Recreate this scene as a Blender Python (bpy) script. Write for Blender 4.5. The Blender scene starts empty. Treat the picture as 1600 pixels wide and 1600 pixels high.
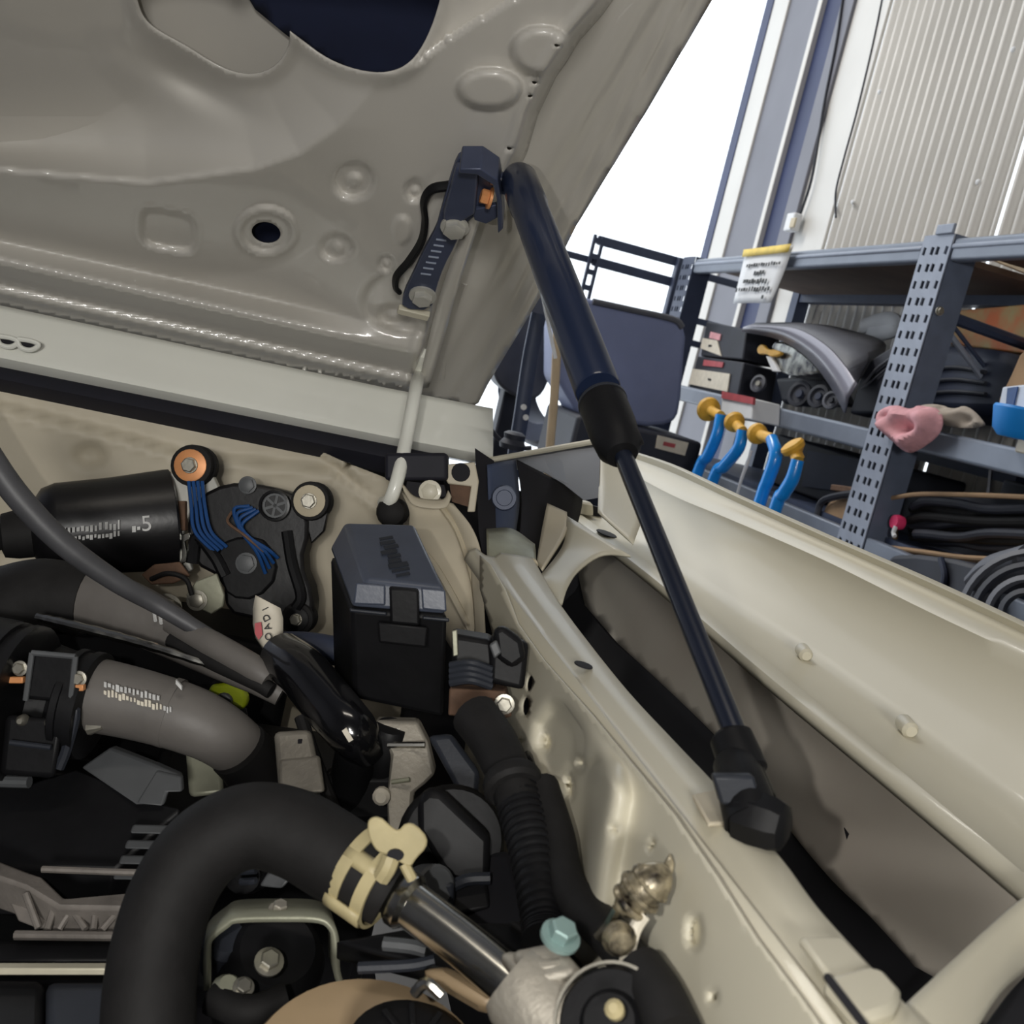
import bpy, bmesh, math, random
import numpy as np
from mathutils import Vector as V
from mathutils.geometry import delaunay_2d_cdt

random.seed(7)
SC = bpy.context.scene
COL = SC.collection

# ------------------------------------------------------------------ camera
CAM = V((0.0, 0.0, 1.25))
FPX = 1600.0
_y, _p, _r = (math.radians(a) for a in (15.0, 8.8, 13.5))
FW = V((math.sin(_y) * math.cos(_p), math.cos(_y) * math.cos(_p), -math.sin(_p)))
_rt = V((math.cos(_y), -math.sin(_y), 0.0))
_up = _rt.cross(FW)
IX = _rt * math.cos(_r) + _up * math.sin(_r)
IU = _up * math.cos(_r) - _rt * math.sin(_r)
cd = bpy.data.cameras.new('camera')
cam = bpy.data.objects.new('camera', cd)
COL.objects.link(cam)
from mathutils import Matrix
cam.matrix_world = Matrix(((IX.x, IU.x, -FW.x, CAM.x), (IX.y, IU.y, -FW.y, CAM.y), (IX.z, IU.z, -FW.z, CAM.z), (0, 0, 0, 1)))
cd.sensor_width = 36.0
cd.lens = 36.0
cd.clip_start = 0.02
cd.dof.use_dof = True
cd.dof.focus_distance = 0.72
cd.dof.aperture_fstop = 20.0
SC.camera = cam

# ------------------------------------------------------------------ world, lights, exposure
w = bpy.data.worlds.new('world')
SC.world = w
w.use_nodes = True
bg = w.node_tree.nodes['Background']
bg.inputs[0].default_value = (0.86, 0.93, 1.0, 1)
bg.inputs[1].default_value = 2.0
vs = SC.view_settings
vs.view_transform = 'Standard'
vs.look = 'None'
vs.exposure = 0.0
vs.gamma = 1.0
vs.use_curve_mapping = False


def lamp(name, typ, loc, energy, color=(1, 1, 1), size=0.1, aim=None, size_y=None):
    ld = bpy.data.lights.new(name, typ)
    ld.energy = energy
    ld.color = color
    if typ == 'AREA':
        ld.size = size
        if size_y:
            ld.shape = 'RECTANGLE'
            ld.size_y = size_y
    elif typ == 'POINT':
        ld.shadow_soft_size = size
    o = bpy.data.objects.new(name, ld)
    COL.objects.link(o)
    o.location = loc
    if aim is not None:
        o.rotation_euler = (V(aim) - V(loc)).to_track_quat('-Z', 'Y').to_euler()
    return o


# the torch of the phone that took the picture, a few centimetres beside the lens
lamp('phone_torch', 'POINT', CAM - IX * 0.05 + IU * 0.012, 3.4, (1.0, 0.97, 0.92), 0.004)
# a work light on the shop floor in front of the car
lamp('work_light', 'AREA', (-0.25, -1.5, 1.55), 20.0, (1.0, 0.98, 0.94), 0.35, (-0.05, 0.8, 1.25), 0.25)
# unseen lamps added under the workshop roof as fill
lamp('ceiling_fill_light', 'AREA', (-0.5, -0.2, 3.6), 8.0, (1.0, 0.92, 0.80), 1.2, (-0.5, -0.2, 0.0), 0.25)
lamp('ceiling_fill_light', 'AREA', (-0.8, 3.0, 3.6), 80.0, (1.0, 0.96, 0.90), 1.8, (-0.8, 3.0, 0.0), 0.5)  # added to brighten the cowl and side wall; no known fixture there


# ------------------------------------------------------------------ rays to points
def ray(px, py):
    return FW + IX * ((px - 800) / FPX) - IU * ((py - 800) / FPX)


DK = 1.0  # nearness of the group being built


def D(px, py, d):
    return CAM + ray(px, py) * (d * DK)


def onA(px, py, ax, v):
    r = ray(px, py)
    return CAM + r * ((v - CAM[ax]) / r[ax])


def onP(px, py, p0, n):
    r = ray(px, py)
    return CAM + r * ((p0 - CAM).dot(n) / r.dot(n))


# ------------------------------------------------------------------ materials
def lin(c):
    c /= 255.0
    return c / 12.92 if c <= 0.04045 else ((c + 0.055) / 1.055) ** 2.4


MATS = {}


def mat(name, rgb, rough=0.5, metal=0.0, var=0.12, scale=30.0, bump=0.0, bscale=200.0, coat=0.0, rgb2=None, spec=0.5, aniso=None):
    m = bpy.data.materials.new(name)
    m.use_nodes = True
    nt = m.node_tree
    b = nt.nodes['Principled BSDF']
    c1 = [lin(x) for x in rgb]
    c2 = [lin(x) for x in rgb2] if rgb2 else [x * (1 - var) for x in c1]
    tc = nt.nodes.new('ShaderNodeTexCoord')
    nz = nt.nodes.new('ShaderNodeTexNoise')
    nz.inputs['Scale'].default_value = scale
    nz.inputs['Detail'].default_value = 5
    nt.links.new(tc.outputs['Object'], nz.inputs['Vector'])
    rp = nt.nodes.new('ShaderNodeValToRGB')
    rp.color_ramp.elements[0].position = 0.35
    rp.color_ramp.elements[1].position = 0.65
    rp.color_ramp.elements[0].color = (*c1, 1)
    rp.color_ramp.elements[1].color = (*c2, 1)
    nt.links.new(nz.outputs[0], rp.inputs[0])
    nt.links.new(rp.outputs[0], b.inputs['Base Color'])
    b.inputs['Roughness'].default_value = rough
    b.inputs['Metallic'].default_value = metal
    b.inputs['Specular IOR Level'].default_value = spec
    if coat:
        b.inputs['Coat Weight'].default_value = coat
        b.inputs['Coat Roughness'].default_value = 0.06
    if bump:
        n2 = nt.nodes.new('ShaderNodeTexNoise')
        n2.inputs['Scale'].default_value = bscale
        n2.inputs['Detail'].default_value = 3
        nt.links.new(tc.outputs['Object'], n2.inputs['Vector'])
        bp = nt.nodes.new('ShaderNodeBump')
        bp.inputs['Strength'].default_value = bump
        bp.inputs['Distance'].default_value = 0.002
        nt.links.new(n2.outputs[0], bp.inputs['Height'])
        nt.links.new(bp.outputs[0], b.inputs['Normal'])
    MATS[name] = m
    return m


PAINT = mat('cream_paint', (204, 198, 178), 0.46, var=0.05, scale=6, coat=0.12)
PAINTD = mat('cream_paint_dusty', (200, 190, 168), 0.55, scale=14, var=0.14, bump=0.08, bscale=90)
PAINTW = mat('white_paint', (238, 238, 228), 0.35, var=0.04, scale=8, coat=0.3)
HOODP = mat('hood_paint', (194, 190, 182), 0.34, var=0.04, scale=7, coat=0.5)
RODM = mat('rod_flare_tint', (24, 29, 42), 0.3, var=0.15, scale=20, coat=0.3)  # black rod carrying a fainter share of the strut's flare tint
GLOSS = mat('gloss_black', (18, 18, 20), 0.16, var=0.2, scale=20, coat=0.6)
VENT = mat('vent_hose_grey', (74, 74, 77), 0.5, var=0.2, scale=40, bump=0.08)
GUSS = mat('gusset_grey', (66, 70, 80), 0.6, var=0.2, scale=12)
BOLT = mat('bolt_zinc', (196, 194, 186), 0.4, 0.3, var=0.15, scale=60)
BRK = mat('bracket_steel', (70, 77, 100), 0.4, 0.2, var=0.15, scale=40)
ALU2 = mat('dull_cast_alloy', (124, 118, 112), 0.55, 0.2, var=0.25, scale=60, bump=0.2)
BAR = mat('pale_bar', (206, 200, 178), 0.5, 0.2, var=0.15, scale=40)
SEAL = mat('seal_rubber', (24, 24, 36), 0.7, var=0.2, scale=30)
RUB = mat('black_rubber', (30, 29, 29), 0.7, var=0.3, scale=60, bump=0.1, spec=0.25)
RUBG = mat('grey_rubber', (104, 100, 96), 0.55, var=0.15, scale=30, bump=0.08)
PLA = mat('black_plastic', (21, 21, 23), 0.5, var=0.25, scale=50, bump=0.06, spec=0.22)
PLAG = mat('charcoal_plastic', (44, 47, 54), 0.45, var=0.15, scale=50, bump=0.04, bscale=600, spec=0.3)
LIDM = mat('lid_sky_sheen', (72, 78, 92), 0.36, var=0.12, scale=50, bump=0.03, bscale=400)  # the sky's reflection on the lid is put into its base colour
PLAM = mat('grey_plastic', (84, 86, 88), 0.5, var=0.12, scale=50, bump=0.05)
STRUT = mat('strut_flare_tint', (30, 40, 64), 0.28, var=0.15, scale=20, coat=0.4)  # black strut; the blue of the lens flare is put into its colour
MBLK = mat('motor_black', (19, 18, 20), 0.38, var=0.2, scale=30, bump=0.05)
STEEL = mat('bright_steel', (200, 198, 190), 0.22, 1.0, var=0.2, scale=60)
ZINC = mat('zinc_steel', (176, 172, 160), 0.42, 0.85, var=0.2, scale=60, bump=0.08)
ALU = mat('cast_aluminium', (168, 162, 150), 0.55, 0.45, var=0.2, scale=60, bump=0.25, bscale=350)
GREEN_ZINC = mat('dull_plated_steel', (166, 166, 146), 0.5, 0.45, var=0.25, scale=40, bump=0.1)
COPPER = mat('orange_washer', (232, 160, 104), 0.45, 0.25, var=0.2, scale=60)
TAN = mat('tan_clamp', (186, 173, 132), 0.5, 0.0, var=0.2, scale=50, bump=0.1)
DISC = mat('beige_disc', (160, 138, 108), 0.5, 0.1, var=0.2, scale=20)
BLUEW = mat('blue_wire', (18, 68, 126), 0.45, var=0.2, scale=60)
NAVY = mat('navy_backing', (26, 34, 62), 0.8, var=0.25, scale=20)  # plain dark navy backing seen through the hood openings
DARKV = mat('near_black', (20, 19, 26), 0.8, var=0.3, scale=20)
RUST = mat('rusty_brown', (104, 78, 60), 0.8, var=0.4, scale=60, bump=0.3)
LABEL = mat('white_label', (222, 214, 196), 0.6, var=0.12, scale=60)
LABELR = mat('red_print', (186, 84, 90), 0.6, var=0.2, scale=60)
INK = mat('dark_ink', (40, 44, 46), 0.7, var=0.2, scale=60)
WINK = mat('white_ink', (206, 206, 204), 0.6, var=0.2, scale=200)
LIME = mat('lime_plastic', (164, 180, 24), 0.45, var=0.15, scale=60)
TEAL = mat('teal_bolt', (146, 172, 168), 0.5, 0.3, var=0.2, scale=60)
OILY = mat('oily_brass', (176, 164, 136), 0.3, 0.35, rgb2=(26, 20, 16), scale=150, bump=0.2)
INNER = mat('fender_inner', (196, 190, 178), 0.7, rgb2=(182, 172, 160), scale=5, bump=0.05)
BEIGES = mat('beige_sealer', (196, 184, 158), 0.7, var=0.15, scale=25, bump=0.15)
# workshop
RACK = mat('rack_grey_blue', (146, 154, 170), 0.45, 0.1, var=0.12, scale=30, bump=0.05)
RACKD = mat('rack_dark_blue', (60, 70, 94), 0.5, 0.1, var=0.15, scale=30)
RACKS = mat('rack_mid_blue', (104, 114, 134), 0.5, 0.1, var=0.15, scale=30)
BEAM = mat('beam_grey', (120, 128, 142), 0.4, 0.2, var=0.12, scale=20)
BOARD = mat('brown_board', (104, 84, 70), 0.8, var=0.2, scale=12)
WALLM = mat('wall_sheet', (214, 212, 207), 0.5, 0.1, var=0.08, scale=3)
WALLF = mat('wall_flashing', (116, 117, 126), 0.5, 0.1, var=0.12, scale=4)
COLB = mat('column_blue', (44, 54, 92), 0.5, 0.1, var=0.2, scale=6)
CONC = mat('concrete', (82, 80, 78), 0.8, var=0.2, scale=4, bump=0.1)
BLUEC = mat('blue_enamel', (14, 146, 240), 0.3, var=0.1, scale=40, coat=0.3)
YELR = mat('amber_rubber', (232, 178, 62), 0.5, var=0.2, scale=60)
PINK = mat('pink_cloth', (226, 168, 174), 0.9, var=0.2, scale=40, bump=0.2)
RAG = mat('beige_rag', (182, 170, 156), 0.9, var=0.2, scale=40, bump=0.2)
BINM = mat('slate_flare_veil', (130, 140, 176), 0.5, var=0.1, scale=10)  # slate plastic, its base colour lifted to carry the flare haze
CARD = mat('brown_card', (170, 140, 108), 0.85, var=0.15, scale=20)
FENG = mat('silver_grey_paint', (140, 138, 150), 0.35, 0.2, var=0.1, scale=10, coat=0.3)
DBLUE = mat('stock_flare_blue', (44, 52, 74), 0.6, var=0.3, scale=12)  # dark stock with the blue veil of the flare painted in
CHAR = mat('stock_flare_veil', (40, 43, 54), 0.6, var=0.3, scale=14)  # dark stock, lightened and blued to carry the flare veil
GREYB = mat('stock_grey', (92, 94, 102), 0.55, var=0.2, scale=14)
WOOD = mat('pale_wood', (200, 178, 146), 0.7, var=0.15, scale=20)
SKYB = mat('sky_blue_plastic', (16, 138, 224), 0.5, var=0.05, scale=20)
WHITEB = mat('white_carton', (206, 214, 226), 0.6, var=0.06, scale=20)
ORANGE = mat('orange_print', (226, 120, 64), 0.6, rgb2=(196, 176, 120), scale=16)
LENS = mat('headlamp_lens', (176, 178, 170), 0.25, 0.5, rgb2=(60, 60, 66), scale=45)
YELS = mat('yellow_strip', (236, 206, 96), 0.6, var=0.15, scale=40)
PAPER = mat('white_paper', (226, 228, 230), 0.7, var=0.06, scale=30)
PINKP = mat('pink_plastic', (222, 58, 108), 0.5, var=0.1, scale=30)

# ------------------------------------------------------------------ mesh helpers
LOCAL = set()


def crom(pts, n):
    pts = [V(p) for p in pts]
    if len(pts) < 3:
        return [pts[0].lerp(pts[-1], i / n) for i in range(n + 1)]
    P = [pts[0] * 2 - pts[1]] + pts + [pts[-1] * 2 - pts[-2]]
    out = []
    m = len(pts) - 1
    for i in range(n + 1):
        t = i / n * m
        k = min(int(t), m - 1)
        u = t - k
        a, b, c, d = P[k:k + 4]
        out.append(0.5 * ((2 * b) + (c - a) * u + (2 * a - 5 * b + 4 * c - d) * u * u + (3 * b - a - 3 * c + d) * u ** 3))
    return out


def lerplist(v, n):
    if not isinstance(v, (list, tuple)):
        return [v] * (n + 1)
    m = len(v) - 1
    out = []
    for i in range(n + 1):
        t = i / n * m
        k = min(int(t), m - 1)
        out.append(v[k] + (v[k + 1] - v[k]) * (t - k))
    return out


def perp(a):
    a = a.normalized()
    r = V((0, 0, 1)) if abs(a.z) < 0.8 else V((1, 0, 0))
    u = a.cross(r).normalized()
    return u, a.cross(u).normalized()


class MB:
    def __init__(s):
        s.v, s.f = [], []

    def add(s, vs_, fs):
        o = len(s.v)
        s.v += [V(x) for x in vs_]
        s.f += [tuple(i + o for i in f) for f in fs]
        return s

    def tube(s, pts, r, seg=14, n=None, flat=1.0, ripple=None):
        n = n or (max(8, 6 * (len(pts) - 1)) if len(pts) > 2 else 1)
        pp = crom(pts, n)
        rr = lerplist(r, n)
        if ripple:
            per, amp = ripple
            rr = [x + (amp if (i % per) < per / 2 else 0) for i, x in enumerate(rr)]
        t0 = (pp[1] - pp[0]).normalized()
        u, w_ = perp(t0)
        vs_, fs = [], []
        for i, p in enumerate(pp):
            t = (pp[min(i + 1, n)] - pp[max(i - 1, 0)]).normalized()
            u = (u - t * u.dot(t)).normalized()
            w_ = t.cross(u)
            for k in range(seg):
                a = 2 * math.pi * k / seg
                vs_.append(p + (u * math.cos(a) + w_ * math.sin(a) * flat) * rr[i])
        for i in range(n):
            for k in range(seg):
                k2 = (k + 1) % seg
                fs.append((i * seg + k, i * seg + k2, (i + 1) * seg + k2, (i + 1) * seg + k))
        fs.append(tuple(range(seg))[::-1])
        fs.append(tuple(n * seg + k for k in range(seg)))
        return s.add(vs_, fs)

    def lathe(s, c, ax, prof, seg=24, closed=False, lob=None):
        c, ax = V(c), V(ax).normalized()
        u, w_ = perp(ax)
        vs_, fs = [], []
        for h, r in prof:
            for k in range(seg):
                a = 2 * math.pi * k / seg
                q = r * (1 + (lob[1] * math.cos(lob[0] * a) if lob else 0))
                vs_.append(c + ax * h + (u * math.cos(a) + w_ * math.sin(a)) * q)
        m = len(prof)
        for i in range(m - 1 if not closed else m):
            j = (i + 1) % m
            for k in range(seg):
                k2 = (k + 1) % seg
                fs.append((i * seg + k, i * seg + k2, j * seg + k2, j * seg + k))
        if not closed:
            fs.append(tuple(range(seg))[::-1])
            fs.append(tuple((m - 1) * seg + k for k in range(seg)))
        return s.add(vs_, fs)

    def plate(s, poly, t):
        poly = [V(p) for p in poly]
        n = len(poly)
        t = V(t)
        fs = [tuple(range(n)), tuple(range(2 * n - 1, n - 1, -1))]
        fs += [(i, (i + 1) % n, n + (i + 1) % n, n + i) for i in range(n)]
        return s.add(poly + [p + t for p in poly], fs)

    def hexa(s, a, b):
        return s.add(list(a) + list(b), [(0, 1, 2, 3), (7, 6, 5, 4), (0, 4, 5, 1), (1, 5, 6, 2), (2, 6, 7, 3), (3, 7, 4, 0)])

    def box(s, c, x, y, z):
        c, x, y, z = V(c), V(x), V(y), V(z)
        return s.hexa([c - x - y + z, c + x - y + z, c + x + y + z, c - x + y + z], [c - x - y - z, c + x - y - z, c + x + y - z, c - x + y - z])

    def bx(s, c, sx, sy, sz):
        return s.box(c, (sx / 2, 0, 0), (0, sy / 2, 0), (0, 0, sz / 2))

    def grid(s, rows):
        m, n = len(rows), len(rows[0])
        fs = [(i * n + k, i * n + k + 1, (i + 1) * n + k + 1, (i + 1) * n + k) for i in range(m - 1) for k in range(n - 1)]
        return s.add([p for r in rows for p in r], fs)

    def bolt(s, c, ax, r, h, washer=1.35):
        ax = V(ax).normalized()
        s.lathe(c, ax, [(0, r * washer), (h * 0.25, r * washer), (h * 0.3, r * 1.05)], 20)
        s.lathe(V(c) + ax * h * 0.3, ax, [(0, r), (h * 0.6, r), (h * 0.7, r * 0.85)], 6)
        return s

    def build(s, name, m, parent=None, bevel=0.0, seg=2, solid=0.0, sub=0, angle=35, smooth=True):
        me = bpy.data.meshes.new(name)
        me.from_pydata([tuple(x) for x in s.v], [], s.f)
        bm = bmesh.new()
        bm.from_mesh(me)
        bmesh.ops.recalc_face_normals(bm, faces=bm.faces)
        bm.to_mesh(me)
        bm.free()
        me.materials.append(m)
        if smooth:
            me.polygons.foreach_set('use_smooth', [True] * len(me.polygons))
            if angle < 180:
                me.set_sharp_from_angle(angle=math.radians(angle))
        o = bpy.data.objects.new(name, me)
        COL.objects.link(o)
        o.parent = parent
        if solid:
            md = o.modifiers.new('solid', 'SOLIDIFY')
            md.thickness = abs(solid)
            md.offset = -1 if solid > 0 else 1
        if bevel:
            md = o.modifiers.new('bevel', 'BEVEL')
            md.width = bevel
            md.segments = seg
            md.limit_method = 'ANGLE'
            md.angle_limit = math.radians(30)
        if sub:
            md = o.modifiers.new('sub', 'SUBSURF')
            md.levels = sub
            md.render_levels = sub
        return o


def thing(name, label, cat, group=None, loc=None):
    o = bpy.data.objects.new(name, None)
    COL.objects.link(o)
    o.empty_display_size = 0.02
    tag(o, label, cat, group)
    if loc is not None:
        o.location = loc
        LOCAL.add(o.name)
    return o


def tag(o, label=None, cat=None, group=None, kind=None):
    if label:
        o['label'] = label
    if cat:
        o['category'] = cat
    if group:
        o['group'] = group
    if kind:
        o['kind'] = kind
    return o


# vectorised helpers for pressed sheet metal
def inpoly(P, poly):
    x, y = P[:, 0], P[:, 1]
    c = np.zeros(len(P), bool)
    n = len(poly)
    for i in range(n):
        x1, y1 = poly[i]
        x2, y2 = poly[(i + 1) % n]
        if y1 == y2:
            continue
        k = ((y1 > y) != (y2 > y)) & (x < (x2 - x1) * (y - y1) / (y2 - y1) + x1)
        c ^= k
    return c


def distline(P, pts, closed=False):
    d = np.full(len(P), 1e9)
    n = len(pts)
    for i in range(n if closed else n - 1):
        a = np.array(pts[i], float)
        b = np.array(pts[(i + 1) % n], float)
        ab = b - a
        t = np.clip(((P - a) @ ab) / max(ab @ ab, 1e-9), 0, 1)
        d = np.minimum(d, np.linalg.norm(P - a - t[:, None] * ab, axis=1))
    return d


def sdpoly(P, poly):
    d = distline(P, poly, True)
    return np.where(inpoly(P, poly), -d, d)


def ss(a, b, x):
    t = np.clip((x - a) / (b - a), 0, 1)
    return t * t * (3 - 2 * t)


def smoothpoly(pts, k=2):
    for _ in range(k):
        out = []
        for i in range(len(pts)):
            a, b = pts[i], pts[(i + 1) % len(pts)]
            out += [(a[0] * .75 + b[0] * .25, a[1] * .75 + b[1] * .25), (a[0] * .25 + b[0] * .75, a[1] * .25 + b[1] * .75)]
        pts = out
    return pts


def ell(cx, cy, rx, ry, n=16, rot=0.0):
    c, s = math.cos(math.radians(rot)), math.sin(math.radians(rot))
    return [(cx + rx * math.cos(a) * c - ry * math.sin(a) * s, cy + rx * math.cos(a) * s + ry * math.sin(a) * c) for a in [2 * math.pi * i / n for i in range(n)]]


def resample(poly, step):
    out = []
    n = len(poly)
    for i in range(n):
        a = np.array(poly[i], float)
        b = np.array(poly[(i + 1) % n], float)
        m = max(1, int(np.linalg.norm(b - a) / step))
        out += [tuple(a + (b - a) * k / m) for k in range(m)]
    return out


def sheet(outline, holes, mapf, step, hf=None, nrm=None):
    """A pressed sheet: a triangulated outline with true holes, laid on a surface by mapf and embossed by hf along nrm."""
    loops = [resample(outline, step)] + [resample(h, min(step, 5)) for h in holes]
    pts, edges = [], []
    for lp in loops:
        o = len(pts)
        pts += lp
        edges += [(o + i, o + (i + 1) % len(lp)) for i in range(len(lp))]
    A = np.array(outline)
    gx = np.arange(A[:, 0].min(), A[:, 0].max(), step)
    gy = np.arange(A[:, 1].min(), A[:, 1].max(), step)
    G = np.array([(x + (step / 2 if j % 2 else 0), y) for j, y in enumerate(gy) for x in gx])
    k = inpoly(G, outline) & (distline(G, outline, True) > step * 0.5)
    for h in holes:
        k &= ~inpoly(G, h) & (distline(G, h, True) > 2.5)
    pts += [tuple(p) for p in G[k]]
    vo, _e, fo, *_ = delaunay_2d_cdt([V(p) for p in pts], edges, [], 0, 1e-4)
    Q = np.array([tuple(v) for v in vo])
    F = np.array([f for f in fo])
    cen = Q[F].mean(axis=1)
    ok = inpoly(cen, outline)
    for h in holes:
        ok &= ~inpoly(cen, h)
    F = F[ok]
    H = hf(Q) if hf is not None else np.zeros(len(Q))
    mb = MB()
    if nrm is None and hf is not None:
        co = [mapf(x, y, float(h)) for (x, y), h in zip(Q, H)]
    else:
        co = [mapf(x, y) + (nrm * float(h) if nrm is not None else V((0, 0, 0))) for (x, y), h in zip(Q, H)]
    mb.add(co, [tuple(int(i) for i in f) for f in F])
    return mb


def text(name, s, size, p, xdir, ydir, m, parent, ext=0.0003):
    cu = bpy.data.curves.new(name, 'FONT')
    cu.body = s
    cu.size = size
    cu.extrude = ext
    cu.align_x = 'CENTER'
    cu.align_y = 'CENTER'
    o = bpy.data.objects.new(name, cu)
    dg = bpy.context.evaluated_depsgraph_get()
    COL.objects.link(o)
    dg.update()
    me = bpy.data.meshes.new_from_object(o.evaluated_get(dg))
    bpy.data.objects.remove(o)
    x = V(xdir).normalized()
    z = x.cross(V(ydir)).normalized()
    y = z.cross(x)
    mb = MB()
    mb.add([V(p) + x * v.co.x + y * v.co.y + z * v.co.z for v in me.vertices], [tuple(q.vertices) for q in me.polygons])
    bpy.data.meshes.remove(me)
    return mb.build(name, m, parent, smooth=False)


def scribble(mb, p, x, y, width, height, n, rng):
    """small upright strokes standing for print too fine to read"""
    x, y = V(x).normalized(), V(y).normalized()
    z = x.cross(y)
    for i in range(n):
        q = V(p) + x * (width * ((i + 0.5) / n - 0.5)) + y * (rng.uniform(-.15, .15) * height)
        mb.box(q, x * (width / n * rng.uniform(.2, .42)), y * (height * rng.uniform(.25, .5)), z * 0.0004)
    return mb

# ================================================================== HOOD
HN = V((0, -0.588, -0.809))
HP = V((0.21, 1.02, 1.192))
hood_pt = lambda x, y: onP(x, y, HP, HN)
skin_pt = lambda x, y: onP(x, y, HP - HN * 0.058, HN)
hood = thing('hood', 'open cream car hood seen from below with pressed inner frame', 'car hood')
SKIN_EDGE = [(1190, -130), (1110, 0), (1010, 170), (900, 350), (847, 457), (800, 535), (761, 600), (748, 628), (735, 636), (640, 612), (440, 575), (0, 480), (-160, 445), (-160, -130)]


def skin_h(P):
    d = distline(P, [(1190, -130), (1110, 0), (1010, 170), (900, 350), (847, 457), (761, 600), (737, 640)])
    h = 0.006 * ss(26, 20, d) * ss(-2, 3, d)
    h += 0.003 * ss(52, 44, d) * ss(30, 36, d)
    h += 0.004 * ss(66, 80, d) * ss(130, 84, d)
    return h


sheet(SKIN_EDGE, [], lambda x, y, h: onP(x, y, HP + HN * (h - .058), HN), 9, skin_h).build('outer_skin', HOODP, hood, solid=0.0012, angle=180)
INNER_EDGE = [(1010, -130), (968, -20), (940, 20), (905, 60), (866, 120), (838, 180), (822, 236), (800, 282), (772, 318), (740, 345), (716, 400), (700, 440), (690, 490), (674, 545), (660, 600), (640, 607), (440, 570), (0, 474), (-160, 440), (-160, -130)]
HOLE1 = smoothpoly([(205, -60), (214, 0), (226, 30), (248, 48), (290, 70), (330, 96), (366, 113), (405, 116), (440, 96), (458, 52), (440, 20), (380, -20), (330, -70)], 2)
HOLE2 = smoothpoly([(330, -70), (384, 0), (432, 32), (472, 62), (512, 92), (560, 110), (606, 114), (642, 98), (668, 58), (688, 0), (700, -70)], 2)
RECESS = [(-300, -300), (132, -300), (130, 40), (150, 110), (196, 158), (150, 184), (60, 206), (-300, 240)]
BANDB = [(-300, 262), (0, 264), (230, 284), (400, 262), (470, 238), (530, 196), (572, 150), (600, 116), (640, 106), (700, 60), (1300, -300), (1300, 900), (-300, 900)]
DIMPLES = [(553, 280, 34, 30, -.008), (527, 386, 27, 22, -.007), (648, 296, 15, 17, -.006), (604, 410, 13, 14, -.006), (628, 358, 15, 22, .003), (617, 492, 28, 18, -.006),
           (845, 78, 46, 36, .009), (765, 138, 50, 30, .009)]


def hood_h(P):
    # deep recess, sloping band around it, flat rear part
    sa = np.maximum(sdpoly(P, RECESS), 0)
    db = np.where(inpoly(P, BANDB), 0, distline(P, BANDB[:9]))
    u = sa / (sa + db + 1e-6)
    u = np.clip(u, 0, 1)
    u = .25 * u + .75 * u ** 2.2
    h = -0.050 * (1 - u)
    off = -.00014 * np.clip(P[:, 1] - np.interp(P[:, 0], [-300, 0, 230, 400, 470, 530], [262, 264, 284, 262, 238, 196]), 0, 160) * ss(640, 420, P[:, 0]) * inpoly(P, BANDB)
    h += off
    h += -.00010 * (P[:, 1] - 100) * (1 - u)
    # shallow dent beside the first opening
    h += -0.010 * np.exp(-(((P[:, 0] - 300) / 70) ** 2 + ((P[:, 1] - 128 - (P[:, 0] - 300) * 0.5) / 26) ** 2))
    h += 0.006 * np.exp(-(sdpoly(P, HOLE1) / 16) ** 2) + 0.006 * np.exp(-(sdpoly(P, HOLE2) / 16) ** 2)
    for cx, cy, rx, ry, dp in DIMPLES:
        q = np.sqrt(((P[:, 0] - cx) / rx) ** 2 + ((P[:, 1] - cy) / ry) ** 2)
        h += dp * ss(1.12, 0.78, q)
        if dp < -.003:
            h += -dp * 0.45 * ss(0.4, 0.25, q)
    # ring and square embossing
    q = np.sqrt(((P[:, 0] - 416) / 50) ** 2 + ((P[:, 1] - 361) / 39) ** 2)
    h += 0.005 * ss(1.05, 0.9, q) - 0.006 * ss(0.88, 0.7, q)
    sq = (abs((P[:, 0] - 263) / 43) ** 4 + abs(((P[:, 1] - 358) - 0.17 * (P[:, 0] - 263)) / 30) ** 4) ** .25
    h += -0.007 * ss(1.08, 0.86, sq) + .0015 * np.exp(-((sq - 1.12) / .06) ** 2)
    # rear ledge and its hem
    ln = P[:, 1] - np.interp(P[:, 0], [-200, 0, 560, 700], [330, 376, 498, 528])
    h += (0.010 - off) * np.clip(ln / 30, 0, 1) - 0.016 * np.clip((ln - 32) / 38, 0, 1) + 0.007 * ss(68, 76, ln) - 0.008 * ss(82, 87, ln)
    # scalloped corner under the bracket
    q = np.sqrt(((P[:, 0] - 640) / 74) ** 2 + ((P[:, 1] - 470) / 52) ** 2)
    h += -0.006 * ss(1.08, 0.9, q) * ss(660, 640, P[:, 0] - 0.2 * (P[:, 1] - 470))
    # turned-down edge towards the skin
    d = distline(P, INNER_EDGE[:15])
    h += -0.055 * ss(20, 0, d) + 0.003 * np.exp(-((d - 26) / 7) ** 2)
    return h


hh = [HOLE1, HOLE2, ell(416, 362, 23, 17, 20, 12)] + [ell(x, y, 3.4, 3, 8) for x, y in ((870, 70), (835, 128), (828, 149), (796, 231))]
sheet(INNER_EDGE, hh, lambda x, y, h: onP(x, y, HP + HN * h, HN), 5, hood_h).build('inner_frame', HOODP, hood, solid=0.0012, angle=180)
backing = tag(sheet(smoothpoly([(350, -130), (376, -8), (470, 70), (556, 124), (615, 126), (656, 106), (684, 62), (716, -10), (730, -130)], 1), [], lambda x, y: onP(x, y, HP - HN * 0.054, HN), 18).build('opening_backing', NAVY, hood, solid=0.002), 'dark navy pad behind the opening')  # dark navy sheet closing the second opening
sheet(ell(416, 362, 36, 28, 20), [], lambda x, y: onP(x, y, HP - HN * 0.045, HN), 18).build('plug_backing', NAVY, hood, solid=0.002)
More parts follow.
